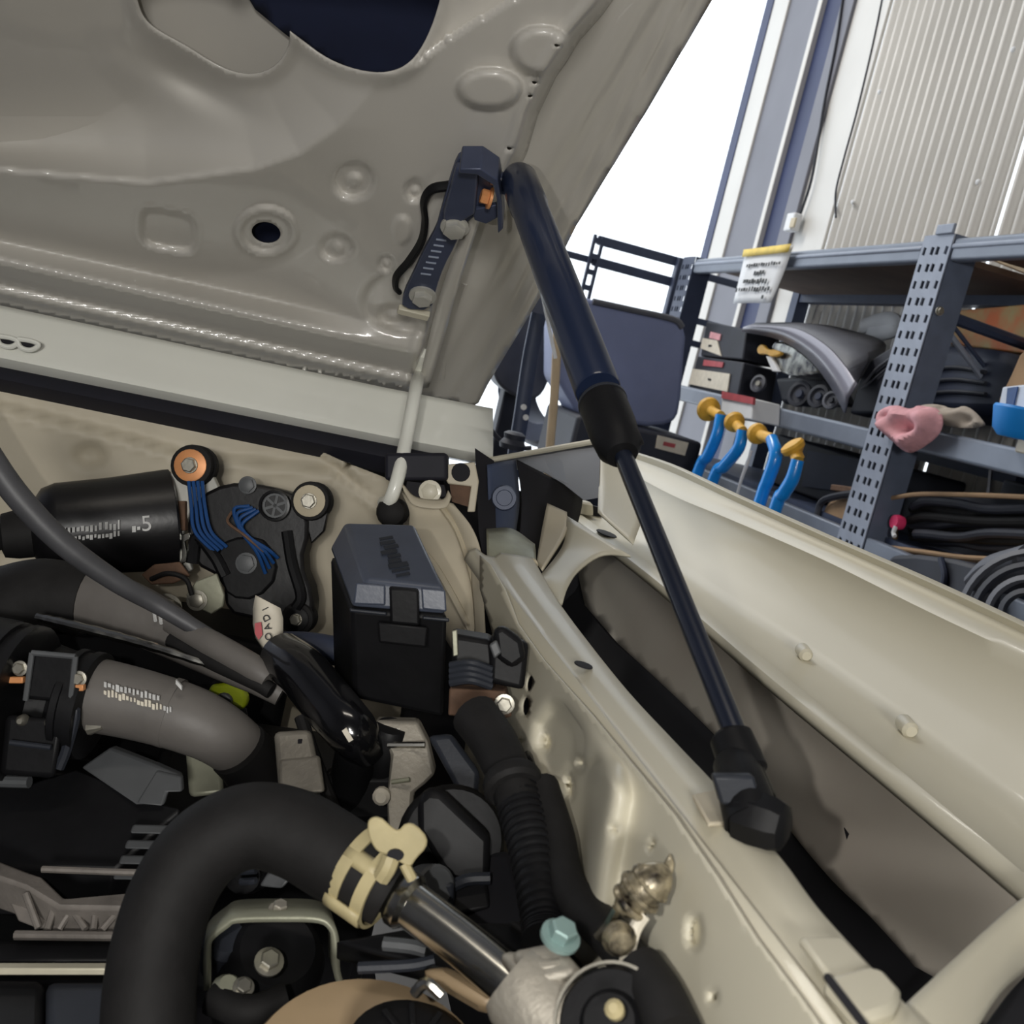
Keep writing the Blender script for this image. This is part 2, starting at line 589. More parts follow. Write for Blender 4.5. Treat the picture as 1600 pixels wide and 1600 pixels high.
# flange strip beside the bracket, and beads in the channel
fa = crom([hood_pt(x, y) + HN * .003 for x, y in ((736, 320), (712, 386), (690, 450), (672, 520), (655, 596))], 24)
fb_ = crom([hood_pt(x, y) + HN * .003 for x, y in ((752, 330), (730, 398), (710, 462), (692, 530), (670, 600))], 24)
MB().grid([fa, [p.lerp(q, .5) + HN * .002 for p, q in zip(fa, fb_)], fb_]).build('edge_flange', HOODP, hood, solid=.0014, angle=180)
MB().tube([skin_pt(728, 440), skin_pt(716, 480), skin_pt(722, 500), skin_pt(706, 520), skin_pt(694, 560), skin_pt(690, 590)], 0.0042, 8, n=24).build('channel_bead', HOODP, hood)
MB().tube([skin_pt(736, 452), skin_pt(726, 490), skin_pt(724, 520)], 0.0036, 8).build('channel_bead', HOODP, hood)

# ------------------------------------------------------------------ bracket on the hood
br = thing('strut_bracket', 'dark steel strut bracket bolted under the open hood', 'bracket')
bp = lambda x, y, k=0.004: hood_pt(x, y) + HN * (k + .004)
plate = smoothpoly([(724, 222), (752, 222), (780, 238), (782, 262), (770, 272), (768, 300), (734, 322), (722, 340), (714, 362), (696, 396), (684, 430), (676, 466), (630, 462), (632, 440), (648, 408), (664, 372), (684, 336), (690, 312), (704, 262), (716, 226)], 1)
MB().plate([bp(x, y, .004) for x, y in plate], HN * 0.006).build('bracket_plate', BRK, br, bevel=0.001)
MB().plate([bp(x, y, .010) for x, y in [(716, 228), (752, 224), (746, 300), (700, 330), (696, 300)]], HN * 0.008).build('bracket_box', BRK, br, bevel=0.002)
MB().plate([bp(x, y, .004) for x, y in [(724, 214), (756, 214), (782, 232), (788, 268), (790, 310), (782, 318), (780, 262), (774, 240), (750, 224), (722, 222)]], HN * 0.022).build('bracket_flange', BRK, br, bevel=0.001)
MB().tube([bp(x, y, .006) for x, y in [(704, 274), (676, 280), (664, 300), (666, 330), (660, 362), (640, 394), (622, 416), (620, 434), (626, 442)]], 0.0024, 8, flat=1.6).build('wire_edge', PLA, br)
MB().bolt(bp(714, 322, .016), HN, 0.0088, 0.007, 1.25).build('flange_bolt', BOLT, br)
MB().bolt(bp(663, 440, .010), HN, 0.0086, 0.008, 1.35).build('flange_bolt', BOLT, br)
MB().bolt(bp(770, 281, .014), V((-1, 0, 0)), 0.0058, 0.008, 1.4).build('ball_nut', COPPER, br)
MB().plate([bp(x, y, .010) for x, y in [(740, 300), (778, 292), (780, 312), (762, 322), (744, 316)]], HN * 0.004).build('lower_tab', BRK, br, bevel=0.0008)
mbx = MB()
for i in range(7):
    a, b_ = bp(684 - i * 4, 352 + i * 9, .0102), bp(700 - i * 4, 354 + i * 9, .0102)
    mbx.tube([a, b_], 0.0009, 6)
mbx.build('stamped_marks', RACK, br)
MB().box(bp(648, 474, .006), (.014, 0, 0), HN * 0.003, V((0, -.809, .588)) * 0.004).build('paint_tab', PAINT, br, bevel=0.001)

# ------------------------------------------------------------------ gas strut
gs = thing('gas_strut', 'long black gas strut holding the cream hood open', 'gas strut')
DD0 = lambda *l: [D(*p) for p in l]
T0, T1 = D(812, 284, 0.735), D(962, 684, 0.520)
B0 = D(1166, 1190, 0.392)
ax = (T1 - T0).normalized()
rt = 0.0133
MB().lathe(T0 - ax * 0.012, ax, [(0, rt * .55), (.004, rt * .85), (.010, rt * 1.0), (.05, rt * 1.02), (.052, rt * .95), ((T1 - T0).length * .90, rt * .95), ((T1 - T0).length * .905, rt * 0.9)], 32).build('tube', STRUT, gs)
L = (T1 - T0).length
a2 = (B0 - T1).normalized()
MB().lathe(T0 + ax * L * .90, ax, [(0, rt * 0.9), (.001, rt * .97), (L * .07, rt * .97), (L * .09, rt * .94), (L * .10 + .008, rt * .86), (L * .10 + .014, rt * .6)], 32).build('end_sleeve', PLA, gs)
MB().lathe(T0 + ax * (L * .90 - .001), ax, [(0, rt * .9), (.0005, rt * 1.0), (.002, rt * 1.0), (.0025, rt * .9)], 32).build('sleeve_lip', PLAG, gs)
MB().box(T1 - ax * .012 + IX * .0098, IX * .0032, ax * .018, FW * .004).build('clip_tab', PLA, gs, bevel=.0012)
MB().box(T1 - ax * .010 - IX * .0085, IX * .0032, ax * .016, FW * .004).build('clip_tab', PLA, gs, bevel=.0012)
MB().tube([T1 - ax * 0.01, B0], 0.0048, 18, n=2).build('rod', RODM, gs)
# lower socket
MB().lathe(D(1140, 1146, .404), a2, [(0, .0066), (.002, .0086), (.012, .0090), (.0175, .0090), (.0185, .0074), (.03, .0074)], 24).build('end_fitting', PLA, gs)
MB().tube(DD0((1150, 1196, .394), (1162, 1236, .380), (1176, 1284, .370)), [.0088, .0096, .0106], 20, n=10).build('socket_neck', PLA, gs)
MB().box(D(1150, 1232, .372), IX * .0075, (a2 - FW * a2.dot(FW)).normalized() * .0055, FW * .003).build('spring_clip', PLAG, gs, bevel=.0012)
hx = (IX * .8 - IU * .12 - FW * .55).normalized()
MB().lathe(D(1180, 1280, .370), hx, [(-.006, .0095), (0, .0104), (.007, .0100), (.0105, .0085), (.012, .0055)], 8).build('ball_socket', PLA, gs)
bx_ = (V((-.12, -.3, 1))).normalized()
MB().lathe(D(1166, 1322, .374), bx_, [(0, .0062), (.001, .0078), (.005, .0078), (.006, .0055), (.012, .0055)], 20).build('ball_stud_base', PLA, gs)
up = D(800, 286, .742)
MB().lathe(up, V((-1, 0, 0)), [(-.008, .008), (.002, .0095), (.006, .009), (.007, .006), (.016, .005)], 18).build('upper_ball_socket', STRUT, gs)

# ------------------------------------------------------------------ prop rod
MB_ = MB().tube([hood_pt(661, 560) - HN * .006, hood_pt(655, 585) + HN * .001, D(650, 606, .90), D(634, 690, .865), D(622, 745, .845), D(610, 780, .845), D(600, 786, .86)], .0058, 14, n=40)
tag(MB_.build('prop_rod', PAINTW), 'thin cream prop rod hanging from the hood to the firewall', 'prop rod')

# ================================================================== CAR BODY
body = thing('car_body', 'cream car body around the engine bay, cowl, firewall and inner wing', 'car')
yA = lambda Y: (lambda x, y: onA(x, y, 1, Y))
# cowl panel
xs = [-120, 0, 150, 300, 450, 600, 700, 770]
rows = []
for base, slope, Y in ((478, .2135, .993), (487, .213, .990), (512, .212, .975), (518, .212, .9735), (548, .205, .955), (558, .204, .953), (572, .202, .962), (577, .2, .975)):
    rows.append([onA(x, base + slope * x - max(0, x - 600) * 0.02, 1, Y) for x in xs])
MB().grid(rows).build('cowl_panel', PAINTW, body, solid=.0012, angle=60)
# pressed slots at the far end of the cowl
for x0 in (8, 40):
    MB().tube([onA(x0 + a, 534 + .2 * a + x0 * .15 + b, 1, .952) for a, b in ((-14, -6), (-8, 4), (4, 6), (14, 2), (20, -6), (8, -9), (-12, -8))], .0022, 8, n=30).build('cowl_slot_rim', PAINTW, body)
    MB().tube([onA(x0 + a, 533 + .2 * a + x0 * .15, 1, .956) for a in (-12, 2, 16)], .0036, 8).build('cowl_slot', DARKV, body)
rows = []
for base, slope, Y in ((570, .20, .985), (574, .2, .953), (592, .203, .946), (612, .206, .956), (620, .207, .975)):
    rows.append([onA(x, base + slope * x, 1, Y) for x in [-120, 0, 150, 300, 450, 600, 694]])
MB().grid(rows).build('cowl_seal', SEAL, body, solid=.002, angle=60)
# firewall
FWO = [(-140, 590), (0, 606), (300, 668), (500, 706), (600, 745), (660, 790), (668, 860), (640, 1010), (600, 1300), (200, 1400), (-140, 1400)]


def fw_h(P):
    ln = P[:, 1] - np.interp(P[:, 0], [-200, 0, 200, 290, 520, 600], [616, 640, 690, 716, 740, 800])
    h = -.012 * ss(3, -8, ln) + .003 * np.exp(-(ln / 5) ** 2)
    q = np.hypot((P[:, 0] - 140) / 28, (P[:, 1] - 712) / 20)
    h += -.007 * ss(1.2, .5, q)
    ln2 = (P[:, 0] - 540) * .75 - (P[:, 1] - 740) * .66
    h += .014 * ss(-14, 14, ln2)
    q = np.hypot((P[:, 0] - 60) / 90, (P[:, 1] - 880) / 30)
    h += .014 * ss(1.2, .6, q)
    return h


sheet(FWO, [ell(612, 802, 17, 30, 14)], yA(.945), 9, fw_h, V((0, -1, 0))).build('firewall', PAINTD, body, solid=.0012, angle=180)
MB().lathe(D(612, 800, .85), -FW, [(-.03, .012), (.0, .013), (.006, .011), (.008, .008)], 16).build('rod_grommet', RUB, body)
MB().box(D(652, 730, .86), IX * .026, IU * .0115, FW * .012).build('seal_end', SEAL, body, bevel=.003)

# corner panels between the firewall and the inner wing
D2 = lambda lst, d: [D(x, y, d) for x, y in lst]


def strip(name, A, B, m, parent, n=18, mid=0.0, solid=.0012, seg=6):
    """ruled panel between two curves of (px, py, depth), bellied by mid towards the viewer"""
    a = crom([D(*p) for p in A], n)
    b = crom([D(*p) for p in B], n)
    rows = []
    for k in range(seg + 1):
        t = k / seg
        rows.append([p.lerp(q, t) - FW * mid * math.sin(math.pi * t) for p, q in zip(a, b)])
    return MB().grid(rows).build(name, m, parent, solid=solid, angle=60)


strip('corner_panel', [(628, 770, .86), (640, 800, .85), (640, 830, .84), (650, 900, .82), (690, 985, .80), (720, 1030, .8)], [(690, 780, .85), (715, 820, .84), (738, 880, .82), (742, 940, .80), (742, 990, .78), (748, 1040, .78)], PAINTD, body)
strip('corner_fold', [(690, 782, .842), (712, 820, .832), (732, 872, .815), (740, 930, .795), (745, 1000, .775)], [(708, 788, .835), (738, 825, .82), (754, 872, .805), (756, 930, .785), (760, 1010, .765)], PAINTD, body, mid=.002)
MB().tube([D(644, 845, .826), D(676, 880, .815), D(706, 930, .80), D(735, 985, .785)], .003, 8).build('corner_seam', PAINTD, body)
MB().tube([D(690, 792, .84), D(716, 832, .828), D(738, 900, .806), D(748, 960, .786)], .0028, 8).build('corner_seam', BEIGES, body)
# dark void plates behind the hinge side and the wing gap
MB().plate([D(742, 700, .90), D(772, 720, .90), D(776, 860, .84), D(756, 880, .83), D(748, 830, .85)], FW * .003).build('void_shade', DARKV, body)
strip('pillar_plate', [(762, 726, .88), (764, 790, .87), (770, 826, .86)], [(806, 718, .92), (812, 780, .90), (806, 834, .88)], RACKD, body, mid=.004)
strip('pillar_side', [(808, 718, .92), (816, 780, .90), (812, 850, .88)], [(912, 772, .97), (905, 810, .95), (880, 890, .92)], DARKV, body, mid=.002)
MB().lathe(D(788, 778, .868), -FW, [(0, .011), (.0025, .010), (.0025, .007), (.001, .0065)], 20).build('pillar_stamp', RACKD, body)
strip('wheelhouse_dome', [(760, 826, .83), (800, 826, .84), (836, 850, .84)], [(762, 880, .78), (800, 884, .78), (838, 876, .79)], GREEN_ZINC, body, mid=.006)
MB().tube([D(764, 880, .78), D(800, 892, .77), D(836, 880, .78)], .004, 8).build('dome_seam', BEIGES, body)
strip('dome_front', [(762, 880, .785), (800, 890, .78), (838, 878, .785)], [(790, 918, .75), (815, 918, .745), (838, 905, .75)], PAINTD, body, mid=.004)

MB().bx((.23, 1.02, .90), .28, .004, .42).build('scuttle_filler', DARKV, body)  # dark plate added to black out the open gap behind the corner
# inner wing (apron) and its top rail
XA = .170
AP = [(752, 868), (768, 882), (790, 920), (812, 976), (852, 1032), (928, 1118), (1004, 1210), (1056, 1272), (1124, 1370), (1184, 1464), (1254, 1558), (1400, 1760), (1300, 1900), (1000, 1900), (860, 1640), (700, 1420), (720, 1240), (740, 1080), (772, 990), (752, 920)]
APH = [ell(830, 1068, 5, 13, 12, 8), ell(824, 1104, 6, 15, 12, 4), ell(890, 1340, 6, 24, 14, 8)]
APD = [(912, 1190, 6, 9), (858, 1160, 9, 15), (893, 1232, 8, 19), (1090, 1457, 13, 28), (1023, 1321, 6, 10), (961, 1294, 5, 7), (1120, 1558, 7, 12), (806, 1150, 5, 7), (817, 1156, 5, 7)]


def ap_h(P):
    h = np.zeros(len(P))
    d = distline(P, [(950, 1120), (968, 1190), (960, 1250), (944, 1340), (930, 1440)])
    h += .009 * np.exp(-(d / 24) ** 2)
    d = distline(P, [(905, 1060), (930, 1110), (960, 1150)])
    h += .006 * np.exp(-(d / 16) ** 2)
    h += -.006 * ss(16, -12, sdpoly(P, [(846, 1130), (868, 1100), (895, 1090), (915, 1130), (905, 1200), (880, 1225), (856, 1215), (842, 1170)]))
    h += -.005 * ss(16, -14, sdpoly(P, [(866, 1250), (900, 1200), (935, 1190), (928, 1280), (905, 1400), (880, 1390), (876, 1300)]))
    d = distline(P, [(845, 1230), (872, 1300), (884, 1380)])
    h += .004 * np.exp(-(d / 12) ** 2)
    for cx, cy, rx, ry in APD:
        q = np.hypot((P[:, 0] - cx) / rx, (P[:, 1] - cy) / ry)
        h += -.0045 * ss(1.15, .7, q)
    return h * ss(6, 46, distline(P, AP[:11]))


sheet(AP, APH, lambda x, y, h: onA(x, y, 0, XA - h), 6, ap_h).build('inner_wing', PAINT, body, solid=.0012, angle=180)
ZR = 1.10
inner = [(828, 938), (872, 1000), (950, 1090), (1060, 1218), (1130, 1302), (1250, 1436), (1400, 1604), (1640, 1870)]
Ys = [.74, .70, .62, .54, .46, .40, .36, .33, .30, .27, .24, .20, .14]
outx = [(.74, .225), (.66, .214), (.615, .211), (.575, .209), (.50, .204), (.44, .204), (.36, .207), (.30, .207), (.26, .203), (.22, .206), (.14, .205)]


def ox(Y):
    return float(np.interp(Y, [a for a, b in outx][::-1], [b for a, b in outx][::-1]))


rows = [[] for _ in range(9)]
for Y in Ys:
    o_ = ox(Y)
    g = XA + (o_ - XA) * .38
    prof = [(o_ + .001, ZR - .012), (o_, ZR - .002), (o_ - .003, ZR), (g + .006, ZR - .001), (g + .002, ZR - .005), (g - .005, ZR - .005), (XA + .007, ZR - .001), (XA + .002, ZR - .004), (XA, ZR - .011)]
    for r_, (x, z) in zip(rows, prof):
        r_.append(V((x, Y, z)))
# smooth along the length
rows = [crom(r_, 60) for r_ in rows]
MB().grid(rows).build('top_rail', PAINT, body, solid=.0012, angle=60)
onZ = lambda x, y, z=ZR: onA(x, y, 2, z)
MB().plate([onZ(x, y, ZR + .0015) for x, y in [(1082, 1240), (1118, 1232), (1152, 1282), (1108, 1286)]], V((0, 0, -.002))).build('rail_patch', PAINTD, body, bevel=.0008)
MB().plate([onZ(x, y, ZR + .0025) for x, y in [(1250, 1462), (1316, 1462), (1362, 1510), (1300, 1530)]], V((0, 0, -.003))).build('rail_pad', PAINT, body, bevel=.0012)
mb = MB()
mb.plate([onZ(x, y, ZR + .004) for x, y in [(1290, 1524), (1350, 1506), (1380, 1512), (1412, 1548), (1400, 1574), (1350, 1592)]], V((0, 0, -.006)))
mb.build('rail_end_pad', PAINT, body, bevel=.002)
MB().tube([onZ(1292, 1526, ZR + .0045), onZ(1352, 1604, ZR + .0045)], .0012, 6).build('rail_seam', DARKV, body)
MB().plate([onZ(x, y, ZR + .0006) for x, y in ell(912, 1038, 15, 4, 12, 18)], V((0, 0, -.0008))).build('rail_slot', DARKV, body)
MB().plate([onA(1310 + a * 16, 1304 + b * 11, 0, .3595) for a, b in ((-1, 0), (-.4, -.7), (.6, -1), (1, -.1), (.8, .8), (-.2, .9))], V((.002, 0, 0))).build('panel_hole', DARKV, body)
# inner skin of the wing seen through the gap, with a black sheet below it
IN = [(905, 872), (935, 850), (1005, 885), (1105, 968), (1205, 1055), (1405, 1222), (1640, 1420), (1640, 1640), (1560, 1620), (1455, 1526), (1425, 1510), (1360, 1435), (1310, 1378), (1265, 1322), (1200, 1240), (1120, 1152), (1050, 1086), (965, 1006), (915, 946), (905, 900)]


def in_h(P):
    return .006 * np.sin(P[:, 0] / 60.0) * .3 + .004 * np.exp(-(distline(P, [(1180, 1100), (1300, 1400)]) / 40) ** 2)


sheet(IN, [], lambda x, y: onA(x, y, 0, .360), 12, in_h, V((-1, 0, 0))).build('wing_inner_skin', INNER, body, solid=.001, angle=180)
LN = [(880, 880), (908, 936), (965, 1006), (1050, 1086), (1120, 1152), (1200, 1240), (1265, 1322), (1310, 1378), (1360, 1435), (1425, 1510), (1455, 1526), (1560, 1640), (1700, 1790)]
lnp = crom([onA(x, y, 0, .361) for x, y in LN], 40)
MB().grid([[p + V((.006, 0, .01)) for p in lnp], [p + V((.002, 0, -.004)) for p in lnp], [p + V((-.03, 0, -.05)) for p in lnp], [p + V((-.10, 0, -.12)) for p in lnp], [p + V((-.16, 0, -.2)) for p in lnp]]).build('gap_sheet', DARKV, body, solid=.002)  # black sheet filling the gap band beside the rail

# bent bracket that carries the wing flange
strip('wing_stay', [(886, 806, .845), (880, 850, .81), (850, 892, .76), (832, 908, .74), (828, 940, .725)], [(985, 868, .76), (940, 866, .77), (905, 890, .75), (888, 915, .725), (878, 942, .70)], PAINT, body, mid=.006, solid=.002)
strip('wing_stay', [(855, 786, .86), (846, 830, .84), (838, 880, .79)], [(886, 800, .85), (884, 830, .825), (846, 890, .77)], PAINTD, body, mid=.0, solid=.002)
strip('rail_gusset', [(754, 872, .79), (762, 930, .765), (776, 996, .735)], [(768, 874, .785), (812, 930, .735), (838, 1000, .685)], PAINTD, body, mid=.004, solid=.0015)
strip('rail_gusset', [(768, 874, .785), (798, 916, .745), (828, 945, .72)], [(800, 912, .76), (828, 918, .74), (850, 940, .72)], PAINTD, body, mid=.002, solid=.0015)

# ------------------------------------------------------------------ front fender
fen = thing('front_fender', 'cream front fender whose inner flange faces the engine bay', 'fender')
fl = lambda x, y, z: onA(x, y, 2, z)
L0 = [(852, 784), (880, 804), (1000, 896), (1100, 982), (1200, 1069), (1400, 1234), (1600, 1402), (1700, 1486)]
L1 = [(872, 782), (905, 802), (1015, 882), (1110, 960), (1210, 1042), (1410, 1206), (1600, 1364), (1700, 1448)]
C2 = [(930, 798), (960, 812), (1060, 884), (1150, 945), (1250, 1010), (1420, 1130), (1600, 1265), (1700, 1340)]
rowsF = []
mk = lambda line, z: crom([fl(x, y, z) for x, y in line], 40)
rowsF.append([p + V((.002, 0, -.004)) for p in mk(L0, 1.096)])
rowsF.append(mk(L0, 1.096))
rowsF.append([p + V((.0015, 0, .0035)) for p in mk(L0, 1.096)])
rowsF.append(mk(L1, 1.102))
rowsF.append(mk(L1, 1.0995))
rowsF.append([a.lerp(b, .5) for a, b in zip(mk(L1, 1.0995), mk(C2, 1.100))])
rowsF.append(mk(C2, 1.1015))
T1_ = [(952, 712), (985, 735), (1060, 775), (1150, 812), (1290, 872), (1450, 950), (1600, 1020), (1700, 1066)]
T2_ = [(948, 694), (985, 706), (1050, 728), (1150, 775), (1290, 838), (1450, 908), (1600, 978), (1700, 1026)]
tX = lambda line, X: crom([onA(x, y, 0, X) for x, y in line], 40)
c2 = mk(C2, 1.1015)
t1 = tX(T1_, .410)
rowsF.append([a + V((.0035, 0, .004)) for a in c2])
for k in (.3, .6, .85):
    rowsF.append([a.lerp(b, k) + V((.006 * math.sin(k * 3.14), 0, -.003 * math.sin(k * 3.14))) for a, b in zip(c2, t1)])
rowsF.append([a + V((-.004, 0, -.001)) for a in t1])
rowsF.append([a + V((0, 0, .003)) for a in t1])
t2 = tX(T2_, .424)
rowsF.append([a.lerp(b, .35) + V((.006, 0, -.001)) for a, b in zip(t1, t2)])
rowsF.append([a.lerp(b, .8) + V((.004, 0, -.002)) for a, b in zip(t1, t2)])
rowsF.append([a + V((-.002, 0, .0)) for a in t2])
rowsF.append([a + V((.004, 0, .0015)) for a in t2])
rowsF.append([a + V((.02, 0, -.004)) for a in t2])
rowsF.append([a + V((.04, 0, -.03)) for a in t2])
rowsF.append([a + V((.05, 0, -.12)) for a in t2])
MB().grid(rowsF).build('fender_panel', PAINT, fen, solid=.0012, angle=50)
for x, y in ((1262, 1022), (1424, 1138)):
    p = fl(x, y, 1.104)
    MB().lathe(p + V((-.004, -.006, .0)), V((.2, 1, 0.1)), [(0, .003), (.002, .0045), (.012, .0045), (.015, .003)], 14).build('edge_clip', PAINT, fen)
MB().lathe(fl(908, 800, 1.103), V((0, 0, 1)), [(0, .013), (.004, .012), (.010, .010), (.012, .007)], 18).build('fender_bolt', PAINT, fen)
MB().plate([fl(x, y, 1.1028) for x, y in ell(948, 833, 17, 3.4, 10, 20)], V((0, 0, -.001))).build('flange_slot', DARKV, fen)
# rear end of the fender turned in towards the cowl
MB().plate([D(752, 720, .985), D(850, 704, 1.0), D(938, 688, 1.01), D(938, 712, .97), D(936, 778, .90), D(912, 782, .90), D(880, 756, .93), D(850, 738, .95), D(770, 730, .97)], FW * .002).build('rear_gusset', GUSS, fen, bevel=.0006)
MB().tube([D(750, 722, .98), D(850, 704, .995), D(940, 688, 1.0)], .003, 8).build('rear_edge', PAINT, fen)
strip('rear_web', [(938, 700, .985), (936, 750, .93), (934, 800, .87)], [(990, 712, 1.03), (1010, 780, .93), (990, 850, .82)], PAINT, fen, mid=0.0)

# front stay across the open end of the wing
strip('front_stay', [(1640, 1372, .375), (1600, 1404, .37), (1500, 1490, .33), (1392, 1590, .29), (1350, 1630, .28)], [(1660, 1480, .37), (1600, 1520, .36), (1560, 1556, .33), (1520, 1620, .30), (1500, 1660, .29)], PAINT, fen, mid=.004, solid=.003)
strip('front_liner', [(1680, 1470, .39), (1600, 1530, .38), (1530, 1620, .33)], [(1700, 1640, .38), (1640, 1680, .36), (1580, 1700, .33)], DARKV, fen)

# hood hinge in the rear corner
hg = thing('hinge_bracket', 'cream hood hinge bracket beside the dark cowl seal end', 'hinge')
MB().plate(D2([(690, 726), (742, 722), (748, 752), (742, 800), (730, 800), (736, 760), (700, 756), (692, 740)], .862), FW * .006).build('hinge_plate', PAINTD, hg, bevel=.001)
MB().lathe(D(720, 738, .861), -FW, [(0, .008), (.0008, .0075), (.0008, .004)], 16).build('hinge_hole', DARKV, hg)
MB().plate(D2([(702, 752), (740, 762), (732, 792), (706, 784)], .868), FW * .004).build('hinge_leaf', RUST, hg)
strip('hinge_cup', [(630, 756, .846), (650, 776, .838), (690, 780, .836), (700, 766, .84)], [(630, 768, .842), (648, 790, .83), (694, 794, .83), (706, 776, .836)], PAINTD, hg, mid=.002)
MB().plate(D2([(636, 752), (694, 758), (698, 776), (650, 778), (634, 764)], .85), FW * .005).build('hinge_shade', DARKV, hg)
MB().bolt(D(672, 768, .846), -FW, .007, .006).build('hinge_bolt', PAINT, hg)
# ================================================================== ENGINE BAY
RNG = random.Random(3)
# bay floor and the block that everything stands on
eb = thing('engine_block', 'black engine block low in the bay under the hoses', 'engine')
MB().bx((-.33, .66, .80), .70, .32, .12).build('block_casting', PLA, eb, bevel=.012)
mb = MB()
for i in range(26):
    x, y = RNG.uniform(-.62, -.04), RNG.uniform(.55, .78)
    mb.bx((x, y, .862 + RNG.uniform(0, .01)), RNG.uniform(.03, .09), RNG.uniform(.02, .06), .03)
tag(mb.build('cast_ribs', PLA, eb, bevel=.003), kind='stuff')
MB().bx((-.33, .45, .70), .8, .9, .02).build('under_tray', DARKV, eb)
MB().bx((.09, .5, .78), .14, .7, .02).build('splash_tray', DARKV, eb, bevel=.003)
MB().bx((-.25, .87, .835), .64, .09, .27).build('bell_housing', PLA, eb, bevel=.01)
MB().bx((.06, .70, .86), .16, .18, .12).build('rear_casting', PLA, eb, bevel=.01)

# ---- wiper motor
wm = thing('wiper_motor', 'black wiper motor with white print bolted to the cream firewall', 'motor')
m0, m1 = D(58, 832, .80), D(270, 812, .84)
ma = (m1 - m0).normalized()
ml = (m1 - m0).length
MB().lathe(m0, ma, [(-.004, .018), (0, .026), (.006, .034), (.016, .0375), (ml * .55, .0385), (ml - .004, .0415), (ml, .0415), (ml + .002, .038)], 36).build('motor_can', MBLK, wm)
MB().lathe(m0 - ma * .036, ma, [(0, .009), (.004, .012), (.010, .011), (.012, .017), (.022, .019), (.034, .019), (.038, .014)], 20).build('end_boot', RUB, wm)
MB().tube([D(-40, 830, .78), D(0, 836, .79), D(30, 838, .80)], .009, 12).build('motor_lead', RUB, wm)
n0 = -FW
MB().plate(D2([(258, 738), (292, 742), (296, 800), (284, 840), (300, 890), (286, 900), (268, 880), (262, 800)], .826), FW * .006).build('mounting_plate', BOLT, wm, bevel=.001)
MB().box(D(276, 806, .824), IX * .008, IU * .012, FW * .004).build('brush_block', RUST, wm, bevel=.001)
MB().plate(D2([(274, 838), (296, 832), (298, 842), (288, 846), (294, 876), (280, 884)], .822), FW * .004).build('spring_clip', STEEL, wm, bevel=.0006)
gb = smoothpoly([(298, 790), (330, 762), (376, 752), (440, 764), (474, 780), (484, 830), (470, 880), (490, 930), (486, 975), (450, 985), (400, 968), (352, 958), (348, 905), (300, 880), (290, 830)], 1)
MB().plate(D2(gb, .828), FW * .03).build('gearbox', MBLK, wm, bevel=.003)
MB().plate(D2(smoothpoly([(340, 850), (380, 836), (420, 846), (436, 900), (400, 938), (356, 934), (342, 900)], 1), .822), FW * .008).build('gear_cover', PLA, wm, bevel=.002)
MB().tube([D(448, 830, .823), D(456, 880, .821), D(470, 930, .82), D(462, 950, .82)], .0045, 8).build('cast_rib', PLA, wm)
MB().tube([D(300, 880, .823), D(308, 840, .823), D(335, 868, .82), D(352, 900, .82)], .005, 8).build('cast_rib', PLA, wm)
MB().lathe(D(430, 790, .824), n0, [(0, .013), (.004, .0125), (.0045, .0105), (.003, .010)], 24).build('round_cap', MBLK, wm)
cx = D(430, 790, .8195)
for a in range(3):
    c, s = math.cos(a * 1.047 + .3), math.sin(a * 1.047 + .3)
    MB().box(cx, (IX * c + IU * s) * .0085, (IU * c - IX * s) * .0011, FW * .0006).build('cap_spoke', PLAM, wm)
MB().lathe(cx + FW * .0005, n0, [(0, .0098), (.0012, .0098), (.0012, .0082), (0, .0082)], 24, closed=True).build('cap_ring', PLAM, wm)
for x, y, r, wmat, rw in ((303, 728, .0172, COPPER, .0130), (487, 783, .0160, BEIGES, .0128), (467, 966, .0135, PLA, .010)):
    p = D(x, y, .832)
    f = MB().lathe(p + FW * .012, n0, [(0, r), (.008, r), (.012, r * .8), (.016, r), (.020, r * .95), (.021, r * .75)], 24).build('rubber_foot', RUB, wm)
    MB().lathe(p - FW * .008, n0, [(0, rw), (.002, rw), (.0025, rw * .9)], 24).build('foot_washer', wmat, f)
    MB().bolt(p - FW * .010, n0, rw * .46, .006, 1.1).build('foot_bolt', ZINC, f)
MB().plate(D2([(478, 812), (512, 800), (506, 830), (486, 850)], .834), FW * .008).build('foot_lug', MBLK, wm, bevel=.001)
MB().plate(D2([(272, 742), (330, 738), (345, 770), (310, 790), (285, 790)], .836), FW * .008).build('foot_lug', BOLT, wm, bevel=.001)
for x, y, r in ((387, 758, .006), (385, 880, .0072)):
    MB().bolt(D(x, y, .821), n0, r, .004, 1.2).build('cover_screw', PLAM, wm)
for i in range(4):
    o = i * 7 - 3
    MB().tube([D(298 + o, 752, .817), D(302 + o, 790, .814), D(308 + o * 1.2, 830, .813), D(338 + o * .9, 862 - o * .4, .818)], .0015, 8, n=24).build('blue_lead', BLUEW, wm)
for i in range(4):
    o = i * 8 - 4
    MB().tube([D(392 + o * .6, 792 + o * .3, .818), D(368 + o * .5, 800 + o, .812), D(378 + o * .6, 830 + o * .5, .810), D(404 + o * .7, 862 - o * .2, .812), D(418 + o * .8, 892 - o, .818)], .0015, 8, n=30).build('blue_lead', BLUEW, wm)
MB().tube([D(362, 800, .814), D(356, 816, .810), D(380, 835, .808), D(412, 862, .812)], .0012, 6, n=20).build('red_lead', RUST, wm)
MB().plate(D2([(306, 908), (338, 896), (350, 930), (348, 948), (330, 960), (304, 948), (290, 930)], .80), FW * .004).build('lower_plate', GREEN_ZINC, wm, bevel=.001)
MB().bolt(D(308, 938, .798), n0, .006, .004).build('plate_bolt', ZINC, wm)
